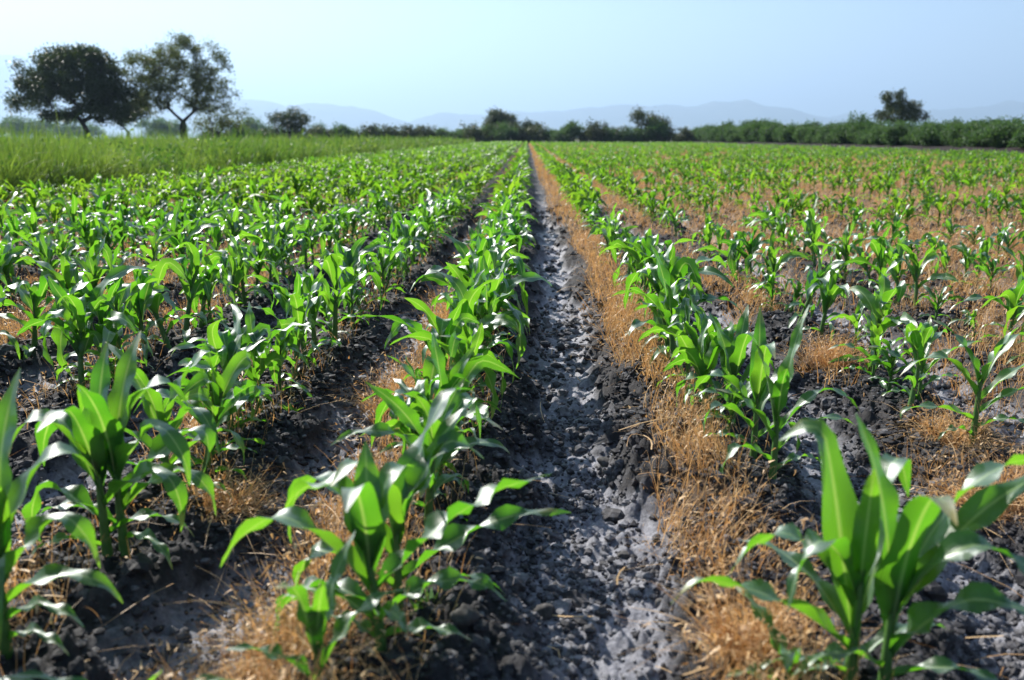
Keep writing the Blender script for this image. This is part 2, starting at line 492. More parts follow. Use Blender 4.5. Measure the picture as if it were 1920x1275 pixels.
def scatter_straw():
    rng = np.random.RandomState(5)
    mb = MB()
    zones = [(1.0, 2.6, 6000, 4, (.07, .22), .0030), (2.6, 5, 4200, 4, (.09, .25), .0036), (5, 9, 1900, 3, (.10, .25), .0055), (9, 18, 480, 3, (.10, .24), .009),
             (18, 40, 190, 2, (.14, .27), .018), (40, 90, 55, 2, (.18, .32), .040), (90, 142, 16, 2, (.2, .34), .07)]
    for y0, y1, dn, ns, lr, wd in zones:
        xr0, xr1 = max(FIELD_L, -0.72 * y1 - 1.0), min(FIELD_R, 0.68 * y1 + 1.1)
        n = int((y1 - y0) * (xr1 - xr0) * dn)
        x = rng.uniform(xr0, xr1, n); y = rng.uniform(y0, y1, n)
        ok = (x > -0.72 * y - 1.0) & (x < 0.68 * y + 1.1)
        x, y = x[ok], y[ok]
        # clumping
        cl = vnoise(x * 13, y * 13, 91)
        d = straw_density(x, y) * (0.25 + 1.1 * sstep(.3, .7, cl))
        ok = rng.uniform(0, 1, len(x)) < d
        x, y = x[ok], y[ok]; n = len(x)
        hn = 0.55 + 0.75 * fbm(x * 2.0, y * 1.2, 55, 2)
        P = np.stack([x, y, ground_z(x, y) - .01], -1)
        lean = rng.normal(0, .26, (n, 2)) + np.stack([(vnoise(x * 5, y * 5, 61) - .5), (vnoise(x * 5, y * 5, 62) - .5)], -1) * .7
        direc = np.stack([lean[:, 0], lean[:, 1], np.ones(n)], -1)
        fallen = rng.uniform(0, 1, n) < 0.16
        direc[fallen, 2] = rng.uniform(.02, .4, fallen.sum()); direc[fallen, :2] = rng.normal(0, 1, (fallen.sum(), 2))
        ln = rng.uniform(lr[0], lr[1], n) * hn
        V, F, uv, m = ribbons(P, direc, ln, wd * rng.uniform(.5, 1.3, n), rng.normal(0, .45, n), ns, rng)
        mb.add(V, F, uv, np.repeat(rng.uniform(0, 1, n), m))
        if y1 <= 18:
            # dry leaflets and seed heads on the stems
            q = 2 if y1 <= 5 else 1
            pick = np.repeat(np.arange(n), q)
            pick = pick[rng.uniform(0, 1, len(pick)) < .8]
            tt = rng.uniform(.35, 1, len(pick))
            Q = P[pick] + direc[pick] / np.linalg.norm(direc[pick], axis=1)[:, None] * (ln[pick] * tt)[:, None] + rng.normal(0, .008, (len(pick), 3))
            l2 = rng.uniform(.006, .022, len(pick)) * (1 if y1 <= 5 else 1.6)
            V, F, uv, m = ribbons(Q, rng.normal(0, 1, (len(pick), 3)) + [0, 0, -.2], l2, l2 * rng.uniform(.25, .5, len(pick)), rng.normal(0, .6, len(pick)), 2, rng)
            mb.add(V, F, uv, np.repeat(rng.uniform(0, .8, len(pick)), m))
    # loose straws lying on the soil
    n = 900
    y = rng.uniform(1.2, 6, n); x = rng.uniform(-.7, .66, n) * y
    keep = rng.uniform(0, 1, n) < (0.22 + straw_density(x, y) + straw_density(x + .12, y) * .6)
    x, y = x[keep], y[keep]; n = len(x)
    P = np.stack([x, y, ground_z(x, y) + .008], -1)
    direc = np.concatenate([rng.normal(0, 1, (n, 2)), rng.uniform(0, .25, (n, 1))], 1)
    V, F, uv, m = ribbons(P, direc, rng.uniform(.04, .2, n), rng.uniform(.002, .005, n), rng.normal(0, .5, n), 4, rng, False)
    mb.add(V, F, uv, np.repeat(rng.uniform(.4, 1, n), m))
    o = obj("dry_grass", mb.mesh("dry_grass", M_STRAW))
    tag(o, "withered orange brown weeds standing in bands along the maize rows", "dry grass", kind="stuff")


scatter_straw()


# ------------------------------------------------------------------ clods and stones
def scatter_clods():
    rng = np.random.RandomState(9)
    mb = MB()
    I1, F1 = ico(1); I2, F2 = ico(2)
    def put(x, y, size, I, F):
        n = len(x); nv = len(I)
        if n == 0: return
        S = size[:, None] * rng.uniform(.65, 1.2, (n, 3)) * np.array([1, 1, .75])
        bumps = 1 + rng.uniform(-.38, .26, (n, nv))
        a = rng.uniform(0, 2 * PI, n)
        V = I[None] * bumps[..., None] * S[:, None]
        c, s = np.cos(a)[:, None], np.sin(a)[:, None]
        X = V[..., 0] * c - V[..., 1] * s; Y = V[..., 0] * s + V[..., 1] * c
        Z = V[..., 2]
        zz = ground_z(x, y) + size * .16
        V = np.stack([X + x[:, None], Y + y[:, None], Z + zz[:, None]], -1).reshape(-1, 3)
        Fa = (np.arange(n)[:, None, None] * nv + F[None]).reshape(-1, F.shape[1])
        mb.add(V, Fa, None, np.repeat(np.clip(rng.uniform(0, 1, n) ** 1.8 * .7 + .55 * furrow(x, y)[0] * rng.uniform(.5, 1, n), 0, 1), nv))
    for (y0, y1, dn, smin, I, F, pw) in [(1.15, 2.2, 8000, .0050, I1, F1, 2.2), (2.2, 3.6, 5000, .0060, I1, F1, 2.2), (3.6, 6, 1600, .0090, I1, F1, 2.2), (6, 13, 170, .013, I1, F1, 2.2),
                                         (1.15, 3.2, 150, .011, I2, F2, 2.6), (3.2, 7, 36, .014, I2, F2, 2.6)]:
        n = int((y1 - y0) * 2 * (.7 * y1 + .6) * dn)
        y = rng.uniform(y0, y1, n); x = rng.uniform(-1, 1, n) * (.7 * y1 + .6)
        ok = np.abs(x) < .7 * y + .6
        x, y = x[ok], y[ok]
        f, _ = furrow(x, y)
        k, t = row_phase(x, y)
        d = (0.95 - 0.10 * f) * (0.28 + 1.0 * sstep(.32, .62, fbm(x * 3, y * 3, 44, 2)))
        ok = rng.uniform(0, 1, len(x)) < d
        x, y = x[ok], y[ok]
        size = smin * np.minimum(rng.pareto(pw, len(x)) + 1, 3.2)
        put(x, y, size, I, F)
    o = obj("soil_clods", mb.mesh("soil_clods", M_CLOD, False))
    tag(o, "crumbly dark clods and small pebbles strewn over the furrows", "soil clods", kind="stuff")


scatter_clods()


def stone(px, py, r, seed, label, z=-.05):
    rng = np.random.RandomState(seed)
    V, F = ico(3)
    for _ in range(16):                                 # broken faces
        d = rng.normal(0, 1, 3); d /= np.linalg.norm(d)
        h = rng.uniform(.50, .86)
        t = V @ d
        V = V - np.outer(np.maximum(t - h, 0) * .85, d)
    n = fbm(V[:, 0] * 3 + V[:, 2] * 2.1, V[:, 1] * 3 - V[:, 2] * 1.3, seed, 3)
    n = n + .5 * (fbm(V[:, 0] * 8 + V[:, 2] * 5, V[:, 1] * 8 - V[:, 2] * 3, seed + 3, 2) - .5)
    V = V * (0.92 + .42 * (n - .5))[:, None] * np.array([r * 1.12, r * .95, r * .82])
    p = at(px, py, z)
    gz = float(ground_z(np.array([p[0]]), np.array([p[1]]))[0])
    o = obj("stone", mesh_from("stone", V, [F], None, {"pv": np.full(len(V), rng.uniform(.2, .6))}, True, [M_STONE]),
            None, (p[0], p[1], gz + r * .12))
    tag(o, label, "stone", "stones lying in the furrows")


stone(1137, 852, .033, 1, "rounded grey stone alone in the middle of the wet furrow")
stone(1010, 1118, .042, 2, "large brown clod like stone at the foot of the dark furrow slope")
stone(868, 1215, .036, 3, "pale angular stone among dark clods near the nearest central maize plant")
stone(1245, 1262, .027, 4, "small light grey stone at the lower edge of the furrow")
stone(1172, 1018, .020, 5, "small rounded stone half buried in the grey furrow crust")
stone(160, 1140, .020, 6, "small pale stone beside the stalks of the twin stalked maize plant", -.02)
stone(1240, 1112, .018, 8, "flat pale stone below the dry straw at the furrow edge")


# ------------------------------------------------------------------ maize
def leaf_curve(L, th0, droop, power, az0, azdrift, kink, kpos, n, z0, r0):
    s = np.linspace(0, 1, n + 1)
    th = th0 - droop * s ** power - kink * sstep(kpos - .07, kpos + .07, s)
    az = az0 + azdrift * s ** 1.5
    t = np.stack([np.cos(th) * np.cos(az), np.cos(th) * np.sin(az), np.sin(th)], -1)
    c = np.zeros((n + 1, 3))
    c[1:] = np.cumsum((t[1:] + t[:-1]) / 2 * (L / n), 0)
    c += np.array([r0 * math.cos(az0), r0 * math.sin(az0), z0])
    return s, c, t, az


def leaf_geo(sp, n=16, m=4):
    s, c, t, az = leaf_curve(sp["L"], sp["th"], sp["dr"], sp["pw"], sp["az"], sp["azd"], sp["kink"], sp["kp"], n, sp["z"], .006)
    b = np.stack([-np.sin(az), np.cos(az), np.zeros_like(az)], -1)
    nn = np.cross(t, b)
    nn = np.where((nn[:, 2:3] < 0) & (t[:, 2:3] > -.99) & False, -nn, nn)   # keep one side
    nn = -nn if (np.cross(t[0], b[0]) @ np.array([0, 0, 1]) < 0) else nn
    tw = sp.get("tw0", 0.0) + sp["tw"] * s ** 1.3
    b2 = b * np.cos(tw)[:, None] + nn * np.sin(tw)[:, None]
    n2 = -b * np.sin(tw)[:, None] + nn * np.cos(tw)[:, None]
    w = sp["W"] * np.minimum(1, .42 + 2.2 * s) * np.clip(1 - s ** 2.4, 0, 1) ** .85
    w = np.maximum(w, .0015)
    fold = R(58) * np.exp(-s / .16) + R(20) * (1 - s) + R(6)
    u = np.linspace(-1, 1, m + 1)
    rip = sp["rip"] * np.sin(PI * np.clip(s * 1.05, 0, 1)) ** .7
    off_b = u[None] * w[:, None] / 2 * np.cos(fold)[:, None]
    off_n = np.abs(u)[None] ** 1.3 * w[:, None] / 2 * np.sin(fold)[:, None]
    wave = np.where(u[None] > 0, np.sin(2 * PI * (s[:, None] * sp["nw"] + sp["ph"])), np.sin(2 * PI * (s[:, None] * sp["nw"] * 1.13 + sp["ph"] + .37)))
    off_n = off_n + np.abs(u)[None] ** 1.5 * rip[:, None] * wave
    V = c[:, None] + b2[:, None] * off_b[..., None] + n2[:, None] * off_n[..., None]
    uv = np.stack(np.broadcast_arrays((u[None] + 1) / 2, s[:, None]), -1)
    i = np.arange(n)[:, None] * (m + 1); j = np.arange(m)[None]
    F = np.stack([i + j, i + j + 1, i + m + 2 + j, i + m + 1 + j], -1).reshape(-1, 4)
    return V.reshape(-1, 3), F, uv.reshape(-1, 2)


def LF(z, az, L, th, dr, W=.06, pw=1.4, azd=0., kink=0., kp=.6, tw=0., rip=.006, nw=2.4, ph=0.):
    """one maize leaf; angles in degrees, az 0 = right of the row, 90 = away"""
    return dict(z=z, az=R(az), L=L, th=R(th), dr=R(dr), W=W, pw=pw, azd=R(azd), kink=R(kink), kp=kp, tw=R(tw), rip=rip, nw=nw, ph=ph)


def random_plant(rng, H=.46, nl=8, plane=None):
    """leaves in two ranks, spiralling a little; unit height H"""
    az = rng.uniform(0, 360) if plane is None else plane
    st = H * rng.uniform(.50, .64)
    leaves = []
    for i in range(nl):
        f = i / (nl - 1)
        az += 180 + rng.normal(0, 40)
        z = .02 + (st - .02) * f ** .8
        if f < .28:
            leaves.append(LF(z, az, H * rng.uniform(.34, .52), rng.uniform(25, 55), rng.uniform(80, 140), H * rng.uniform(.07, .09), 1.2, rng.normal(0, 30), 0, .6, rng.normal(0, 40), .006, 2.8, rng.uniform()))
        elif f < .80:
            kink = rng.uniform(60, 130) if rng.uniform() < .6 else 0
            leaves.append(LF(z, az, H * rng.uniform(.50, .86), rng.uniform(50, 78), rng.uniform(60, 125) * (0.5 if kink else 1), H * rng.uniform(.11, .16), rng.uniform(1.2, 2.2), rng.normal(0, 45), kink, rng.uniform(.38, .72), rng.normal(0, 60), H * rng.uniform(.016, .036), rng.uniform(2.2, 4.2), rng.uniform()))
        else:
            kink = rng.uniform(60, 130) if rng.uniform() < .6 else 0
            leaves.append(LF(z, az, H * rng.uniform(.36, .58), rng.uniform(70, 88), rng.uniform(20, 70), H * rng.uniform(.10, .145), 1.8, rng.normal(0, 35), kink, rng.uniform(.5, .8), rng.normal(0, 45), H * .018, 2.2, rng.uniform()))
    return dict(st=st, H=H, leaves=leaves, lean=rng.normal(0, .05, 2))


def stalk_geo(P, sides=8, n=6):
    s = np.linspace(0, 1, n)
    st = P["st"]
    path = np.stack([P["lean"][0] * st * s ** 2, P["lean"][1] * st * s ** 2, -.03 + (st + .05) * s], -1)
    rad = (.0125 * P["H"] / .46) * (1.15 - .65 * s)
    return tube(path, rad, sides)


def plant_meshes(P):
    """stalk mesh, list of leaf meshes (full detail)"""
    V, F = stalk_geo(P)
    sm = mesh_from("maize_stalk", V, [F], None, {"pv": np.zeros(len(V))}, True, [M_STALK])
    lm = []
    for sp in P["leaves"]:
        V, F, uv = leaf_geo(sp, 18, 6)
        V = V + lean_off(P, sp["z"])
        lm.append(mesh_from("maize_leaf", V, [F], uv, {"pv": np.full(len(V), np.random.RandomState(int(sp["L"] * 1e5) % 99991).uniform(0, .5))}, True, [M_LEAF]))
    return sm, lm


def lean_off(P, z):
    s = z / max(P["st"], .01)
    return np.array([P["lean"][0] * P["st"] * s ** 2, P["lean"][1] * P["st"] * s ** 2, 0])


def plant_joined(P, n, m, nl=None, stalk_sides=4):
    Vs, Fs, U, k = [], [], [], 0
    V, F = stalk_geo(P, stalk_sides, 3)
    Vs.append(V); Fs.append(F); U.append(np.full((len(V), 2), .3)); k += len(V)
    nst = len(F)
    leaves = P["leaves"]
    if nl is not None and nl < len(leaves): leaves = leaves[-nl:]
    for sp in leaves:
        V, F, uv = leaf_geo(sp, n, m)
        Vs.append(V + lean_off(P, sp["z"])); Fs.append(F + k); U.append(uv); k += len(V)
    return np.concatenate(Vs), np.concatenate(Fs), np.concatenate(U), nst


prng = np.random.RandomState(101)
PROTO = [random_plant(prng, .46, int(prng.randint(9, 13))) for _ in range(24)]
PARTS = [plant_meshes(P) for P in PROTO]
WHOLE = []
for P in PROTO:
    V, F, uv, nst = plant_joined(P, 12, 4, None, 6)
    WHOLE.append(mesh_from("maize_plant", V, [F], uv, {"pv": np.full(len(V), .1)}, True, [M_LEAF, M_STALK],
                           np.where(np.arange(len(F)) < nst, 1, 0)))

ORD = ["nearest", "second", "third", "fourth", "fifth", "sixth", "seventh", "eighth", "ninth", "tenth", "eleventh", "twelfth"]
NUMW = ["", "first", "second", "third", "fourth", "fifth", "sixth", "seventh", "eighth", "ninth", "tenth", "eleventh"]


def row_name(k):
    if k == 0: return "central row beside the bare grey furrow"
    if k == 1: return "row just right of the bare grey furrow"
    if k > 1: return f"{NUMW[k - 1]} row beyond that, right of the furrow"
    if k == -1: return "row just left of the central row"
    return f"{NUMW[-k]} row left of the central row"


def row_label(k):
    if k == 0: return "central row"
    return f"{NUMW[abs(k)]} row {'right' if k > 0 else 'left'} of the central row"


def plant_root(P, parts, x, y, rz, sc, tilt=(0, 0)):
    z = float(ground_z(np.array([x]), np.array([y]))[0])
    root = bpy.data.objects.new("maize_plant", None)
    COL.objects.link(root)
    root.empty_display_size = .05
    root.location = (x, y, z - .005); root.rotation_euler = (tilt[0], tilt[1], rz)
    root.scale = (sc, sc, sc)
    sm, lm = parts
    obj("stalk", sm, root)
    for l in lm: obj("leaf", l, root)
    return root


# --- plants the photo shows one by one, near the camera: their leaves set out as they grow there
HERO = []


def hero(px, py, leaves, label, st=.22, H=.46, lean=(0, 0), z=0.):
    p = at(px, py, z)
    leaves = [dict(l, W=l['W'] * .88, L=l['L'] * .93, rip=l['rip'] * 1.6, nw=l['nw'] * 1.25) for l in leaves]
    P = dict(st=st * .95, H=H * .9, leaves=leaves, lean=np.array(lean))
    r = plant_root(P, plant_meshes(P), p[0], p[1], 0, 1)
    HERO.append((p[0], p[1], r))
    tag(r, label, "maize plant", "maize plants standing in rows")


# right row, big plant at the lower right and its neighbour
hero(1592, 1292, [
    LF(.03, 185, .22, 40, 90, .034), LF(.05, 20, .26, 40, 80, .04),
    LF(.08, 192, .44, 46, 60, .060, 1.5, -24, 45, .84, 30, .010, 2.2, .2),
    LF(.10, 130, .32, 55, 80, .055), LF(.13, 40, .34, 70, 60, .06, 1.7, -10, 50, .7, 20, .008, 2.),
    dict(LF(.11, 150, .52, 80, 8, .098, 2.2, 0, 115, .84, 12, .007, 1.3, .1), tw0=R(-52)),
    LF(.16, 165, .36, 62, 80, .062, 1.6, 20, 50, .6, 40, .010, 2.4), LF(.17, 60, .44, 68, 40, .078, 1.6, -30, 100, .72, -40, .008, 1.8, .6),
    LF(.19, 200, .34, 70, 95, .058, 1.5, 30, 60, .55, 40, .01), LF(.20, 250, .30, 86, 30, .06, 1.8)],
    "tall broad leaved maize plant with one upright pale blade, lower right of the furrow", .24, .5)
hero(1655, 1300, [
    LF(.04, 340, .25, 40, 90, .04), LF(.06, 200, .24, 45, 85, .042),
    LF(.08, 325, .36, 66, 66, .072, 1.6, 20, 30, .6, 40, .012, 2.4, .3),
    LF(.11, 75, .36, 65, 60, .066), LF(.13, 276, .44, 86, 44, .098, 1.8, -6, 70, .82, 6, .006, 1.5, .4),
    LF(.15, 22, .54, 58, 60, .070, 1.4, -10, 0, .6, 45, .012, 2.2, .7),
    LF(.17, 30, .52, 68, 84, .066, 1.5, -20, 0, .6, -40, .012, 2.4, .2),
    LF(.18, 345, .40, 66, 100, .06, 1.6, 10, 40, .5, 30, .01, 2.2),
    LF(.19, 120, .38, 82, 30, .075, 1.8)],
    "maize plant with long pale blades reaching out to the right edge", .22, .48)
hero(1475, 1290, [
    LF(.03, 200, .16, 50, 60, .045), LF(.04, 15, .18, 40, 90, .04), LF(.06, 250, .22, 70, 90, .05, 1.6),
    LF(.07, 120, .2, 60, 60, .04)],
    "very small maize seedling at the bottom edge beside a dry straw tuft", .09, .25)
# central row
hero(716, 1245, [
    LF(.02, 160, .16, 40, 80, .034), LF(.03, 350, .2, 30, 60, .04), LF(.05, 172, .24, 55, 95, .055, 1.3), LF(.06, 300, .18, 60, 90, .05),
    LF(.07, 12, .30, 48, 100, .044, 1.3, -10, 0, .6, 30, .012, 3.2), LF(.09, 160, .36, 36, 130, .052, 1.0, 6, 0, .6, 20, .010, 2.5, .2),
    LF(.12, 195, .44, 62, 78, .076, 1.6, -22, 50, .6, 35, .010, 2.1, .3),
    LF(.13, 18, .44, 46, 40, .066, 1.6, -8, 0, .6, -40, .014, 2.8, .8),
    LF(.16, 262, .34, 86, 60, .092, 1.6, 10, 50, .75, 0, .006, 1.4), LF(.18, 140, .36, 72, 84, .072, 1.6, 18, 50, .5, 30, .01),
    LF(.17, 100, .27, 82, 40, .084, 1.8), LF(.17, 60, .30, 80, 50, .07, 1.8, 0, 60, .7)],
    "nearest big maize plant of the central row, with blades arching to both sides", .23, .46, (-.12, 0))
hero(748, 1155, [
    LF(.03, 10, .28, 40, 100, .040), LF(.06, 190, .36, 50, 90, .06, 1.5, 0, 60, .6, 30, .01), LF(.08, 8, .44, 42, 56, .058, 1.5, 4, 0, .6, 45, .014, 2.6, .1),
    LF(.11, 168, .48, 66, 96, .074, 1.7, 15, 70, .60, 30, .010, 2, .5), LF(.14, 60, .46, 74, 30, .088, 1.6, -30, 60, .86, -20, .010, 2, .2),
    LF(.16, 235, .36, 82, 60, .086, 1.7, 0, 60, .75), LF(.18, 20, .36, 72, 50, .07, 1.7, 10, 70, .7, 40, .012), LF(.19, 35, .36, 70, 40, .075)],
    "maize plant with a wide folded pale blade, close behind the nearest central one", .22, .47)
hero(600, 1330, [
    LF(.05, 200, .2, 60, 60, .045), LF(.07, 20, .24, 66, 70, .048, 1.8), LF(.09, 250, .26, 84, 40, .06, 1.8, 0, 30, .8), LF(.10, 60, .25, 78, 40, .05), LF(.11, 300, .2, 82, 30, .05)],
    "short maize plant with a bud like top, cut off by the bottom edge", .14, .33)
# the row left of the central row
hero(12, 1228, [
    LF(.04, 340, .2, 40, 90, .035), LF(.08, 350, .22, 45, 100, .045), LF(.11, 5, .30, 50, 120, .056, 1.4, 0, 0, .6, 30),
    LF(.13, 300, .36, 66, 120, .074, 1.6, 0, 50, .5), LF(.15, 10, .36, 64, 70, .066, 1.5, 0, 80, .6, 40, .01),
    LF(.17, 280, .44, 86, 40, .105, 2, 0, 70, .85), LF(.19, 40, .40, 74, 60, .085, 1.8, 0, 80, .7), LF(.20, 190, .40, 74, 60, .08), LF(.22, 80, .40, 84, 30, .09), LF(.22, 240, .36, 80, 40, .08)],
    "tall maize plant with thick leaning stalk cut off by the left edge", .27, .52, (.06, 0))
hero(204, 1058, [
    LF(.03, 200, .2, 40, 100, .038), LF(.06, 10, .25, 40, 110, .046), LF(.10, 180, .34, 50, 110, .066, 1.5, 0, 60, .5, 30, .01), LF(.13, 345, .40, 52, 100, .07, 1.4, 0, 60, .6, 30, .01),
    LF(.16, 150, .42, 68, 80, .086, 1.7, 10, 80, .58, 20, .01), LF(.18, 260, .36, 84, 50, .085, 1.7, 0, 60, .7), LF(.19, 40, .42, 70, 56, .086, 1.8, -20, 80, .72, -20, .01), LF(.21, 200, .36, 70, 70, .075, 1.7, 20, 80, .6), LF(.22, 90, .34, 82, 30, .08)],
    "maize plant with a bare straight stalk and wide overhanging blades, in dark soil", .25, .48)
hero(236, 1052, [
    LF(.04, 330, .22, 35, 110, .04), LF(.07, 180, .26, 45, 100, .05), LF(.11, 5, .36, 55, 110, .062, 1.4, 0, 40, .6, 30, .01), LF(.14, 25, .42, 55, 70, .072, 1.5, 0, 100, .66, 30, .012),
    LF(.17, 130, .40, 72, 60, .088, 1.7, 10, 80, .7), LF(.19, 345, .40, 64, 90, .074, 1.7, 0, 70, .55, 30, .01), LF(.20, 275, .34, 84, 50, .085), LF(.21, 80, .38, 82, 40, .088)],
    "maize plant with twin stalk neighbour and blades drooping over the dark furrow", .24, .47)
hero(255, 1400, [
    LF(.08, 178, .33, 62, 70, .04, 1.5), LF(.10, 30, .24, 70, 110, .05, 1.5), LF(.11, 350, .2, 84, 40, .055, 1.8), LF(.12, 185, .28, 70, 80, .045)],
    "low maize plant at the bottom edge showing only its arching upper blades", .16, .36)
hero(318, 935, [
    LF(.03, 350, .24, 40, 100, .035), LF(.06, 180, .28, 45, 100, .045), LF(.10, 10, .38, 52, 100, .06, 1.5, 0, 60, .6), LF(.12, 200, .36, 60, 80, .06),
    LF(.15, 330, .40, 64, 90, .066, 1.6, 0, 60, .6), LF(.18, 150, .38, 72, 50, .07), LF(.20, 30, .36, 74, 50, .07, 1.8, 0, 70, .8), LF(.21, 250, .3, 82, 40, .06)],
    "maize plant beside a heap of dry straw at the furrow edge", .23, .46)
# second row on the right
hero(1822, 838, [
    LF(.03, 200, .18, 40, 100, .03), LF(.05, 340, .22, 45, 100, .036), LF(.08, 185, .32, 30, 60, .05, 1.4, 0, 90, .9), LF(.10, 350, .30, 50, 70, .045, 1.5),
    LF(.14, 10, .34, 52, 60, .052, 1.4), LF(.16, 170, .36, 62, 80, .06, 1.5, 0, 40, .55), LF(.18, 20, .44, 70, 120, .05, 1.8, 0, 60, .6), LF(.20, 150, .30, 76, 60, .06), LF(.2, 330, .26, 80, 30, .06)],
    "maize plant with a hooked top blade beside a pale dry straw clump", .22, .45)
hero(1722, 752, [
    LF(.03, 190, .2, 40, 90, .035), LF(.06, 10, .2, 50, 80, .036), LF(.09, 150, .28, 60, 70, .055), LF(.12, 350, .3, 60, 60, .055), LF(.14, 200, .26, 75, 50, .055), LF(.15, 60, .24, 80, 40, .05)],
    "short pale green maize plant with a few stubby blades", .17, .36)
hero(1635, 722, [
    LF(.03, 170, .16, 40, 90, .03), LF(.05, 20, .18, 50, 80, .034), LF(.08, 180, .24, 55, 90, .05), LF(.10, 340, .24, 60, 60, .045), LF(.12, 100, .22, 78, 50, .05), LF(.12, 230, .2, 78, 40, .045)],
    "small yellow green maize plant next to a dark hollow in the soil", .14, .30)
hero(1448, 905, [
    LF(.03, 20, .2, 40, 90, .036), LF(.06, 190, .28, 45, 100, .045, 1.4, 0, 50, .5), LF(.09, 10, .32, 55, 100, .05, 1.5), LF(.12, 180, .28, 68, 60, .06), LF(.15, 5, .36, 60, 80, .05, 1.5, 0, 40, .6),
    LF(.17, 170, .34, 80, 24, .07, 2), LF(.19, 30, .38, 82, 20, .06, 2), LF(.19, 260, .26, 78, 50, .06)],
    "maize plant with stiff upright blades just behind the tall lower right one", .22, .46)

hero(1412, 862, [
    LF(.03, 160, .2, 40, 90, .036), LF(.06, 10, .26, 45, 100, .045, 1.4, 0, 50, .5), LF(.09, 190, .32, 55, 100, .05, 1.5, 20, 60, .6, 40), LF(.12, 40, .28, 68, 60, .06),
    LF(.15, 175, .34, 60, 80, .055, 1.5, 0, 60, .6, 40, .01), LF(.17, 80, .34, 80, 24, .075, 2), LF(.18, 270, .34, 82, 40, .07, 2, 0, 70, .7)],
    "leafy maize plant pressed against the stiff upright one, dry straw on its left", .22, .45)
hero(1372, 800, [
    LF(.03, 200, .2, 40, 90, .036), LF(.06, 350, .24, 45, 100, .045), LF(.09, 170, .34, 50, 90, .055, 1.5, 20, 60, .6, 40, .01), LF(.12, 20, .32, 60, 80, .06, 1.5, 0, 70, .6),
    LF(.15, 120, .32, 76, 40, .07), LF(.17, 285, .34, 80, 50, .075, 1.8, 0, 80, .7), LF(.18, 60, .30, 80, 30, .07)],
    "bushy maize plant rising out of thick dry straw beside the furrow", .23, .47)
# --- the rest of the rows
grng = np.random.RandomState(2024)
plants = []     # (dist, k, x, y, proto, rz, scale, lean)
for k in range(KMIN, KMAX + 1):
    y = 1.0 + grng.uniform(0, .2)
    while y < FIELD_END:
        sp = {0: .115, -1: .20, 1: .19}.get(k, .185 if k < 0 else .26)
        y += sp * grng.uniform(.55, 1.45)
        if y > 60: y += sp * .25
        x = row_x(k, y) + grng.normal(0, .03)
        if x < FIELD_L + 1.25 + drift(y) or x > FIELD_R - 1.2: continue
        if abs(x) > .76 * y + 1.2: continue
        g = fbm(np.array([x * .9]), np.array([y * .5]), 303, 3)[0]; g2 = vnoise(np.array([x * 2.1]), np.array([y * 1.7]), 304)[0]
        if k >= 2 and (g < .38 or g2 < .12): continue
        if k == 1 and g < .30: continue
        if k < -1 and (g < .30 or g2 < .22): continue
        start = {0: 1.95, 1: 2.75, -1: 2.35, 2: 2.9}.get(k, 1.6)
        if y < start: continue
        if any((x - h[0]) ** 2 + (y - h[1]) ** 2 < .075 ** 2 for h in HERO): continue
        size = (1.06 if k <= 1 else .96) * grng.choice([grng.uniform(.86, 1.1), grng.uniform(.58, .95)], p=[.7, .3]) * (.84 + .32 * g)
        if k >= 2 and grng.uniform() < .2: size *= .7
        if k <= -7: size *= .85
        if k >= 3 and y > 9: size *= .9
        plants.append((math.hypot(x, y), k, x, y, grng.randint(len(PROTO)), grng.uniform(0, 2 * PI), size, grng.normal(0, .11, 2)))
plants.sort(key=lambda p: p[0])

N_THINGS = 300 - len(HERO)
N_PARTS = 66
count_in_row = {}
things, rest = [], []
for p in plants:
    (px, dep) = proj(np.array([p[2], p[3], .22 * p[6]]))
    inframe = dep > 0 and -35 < px[0] < W_PX + 35 and px[1] < H_PX + 150
    if inframe and len(things) < N_THINGS: things.append(p)
    else: rest.append(p)
for hx, hy, r in HERO: pass
hero_rows = {0: 3, 1: 6, -1: 5, 2: 3}
for i, (dist, k, x, y, pr, rz, sc, lean) in enumerate(things):
    c = count_in_row.get(k, hero_rows.get(k, 0)); count_in_row[k] = c + 1
    if i < N_PARTS:
        o = plant_root(PROTO[pr], PARTS[pr], x, y, rz, sc, lean)
    else:
        o = obj("maize_plant", WHOLE[pr])
        z = float(ground_z(np.array([x]), np.array([y]))[0])
        o.location = (x, y, z - .005); o.rotation_euler = (lean[0], lean[1], rz); o.scale = (sc, sc, sc)
    if c < 12:
        o["label"] = f"{ORD[c]} maize plant from the viewer in the {row_label(k)}"
    else:
        o["label"] = f"maize plant past the twelfth in the {row_label(k)}"
    o["category"] = "maize plant"
    o["group"] = f"maize plants of the {row_label(k)}"


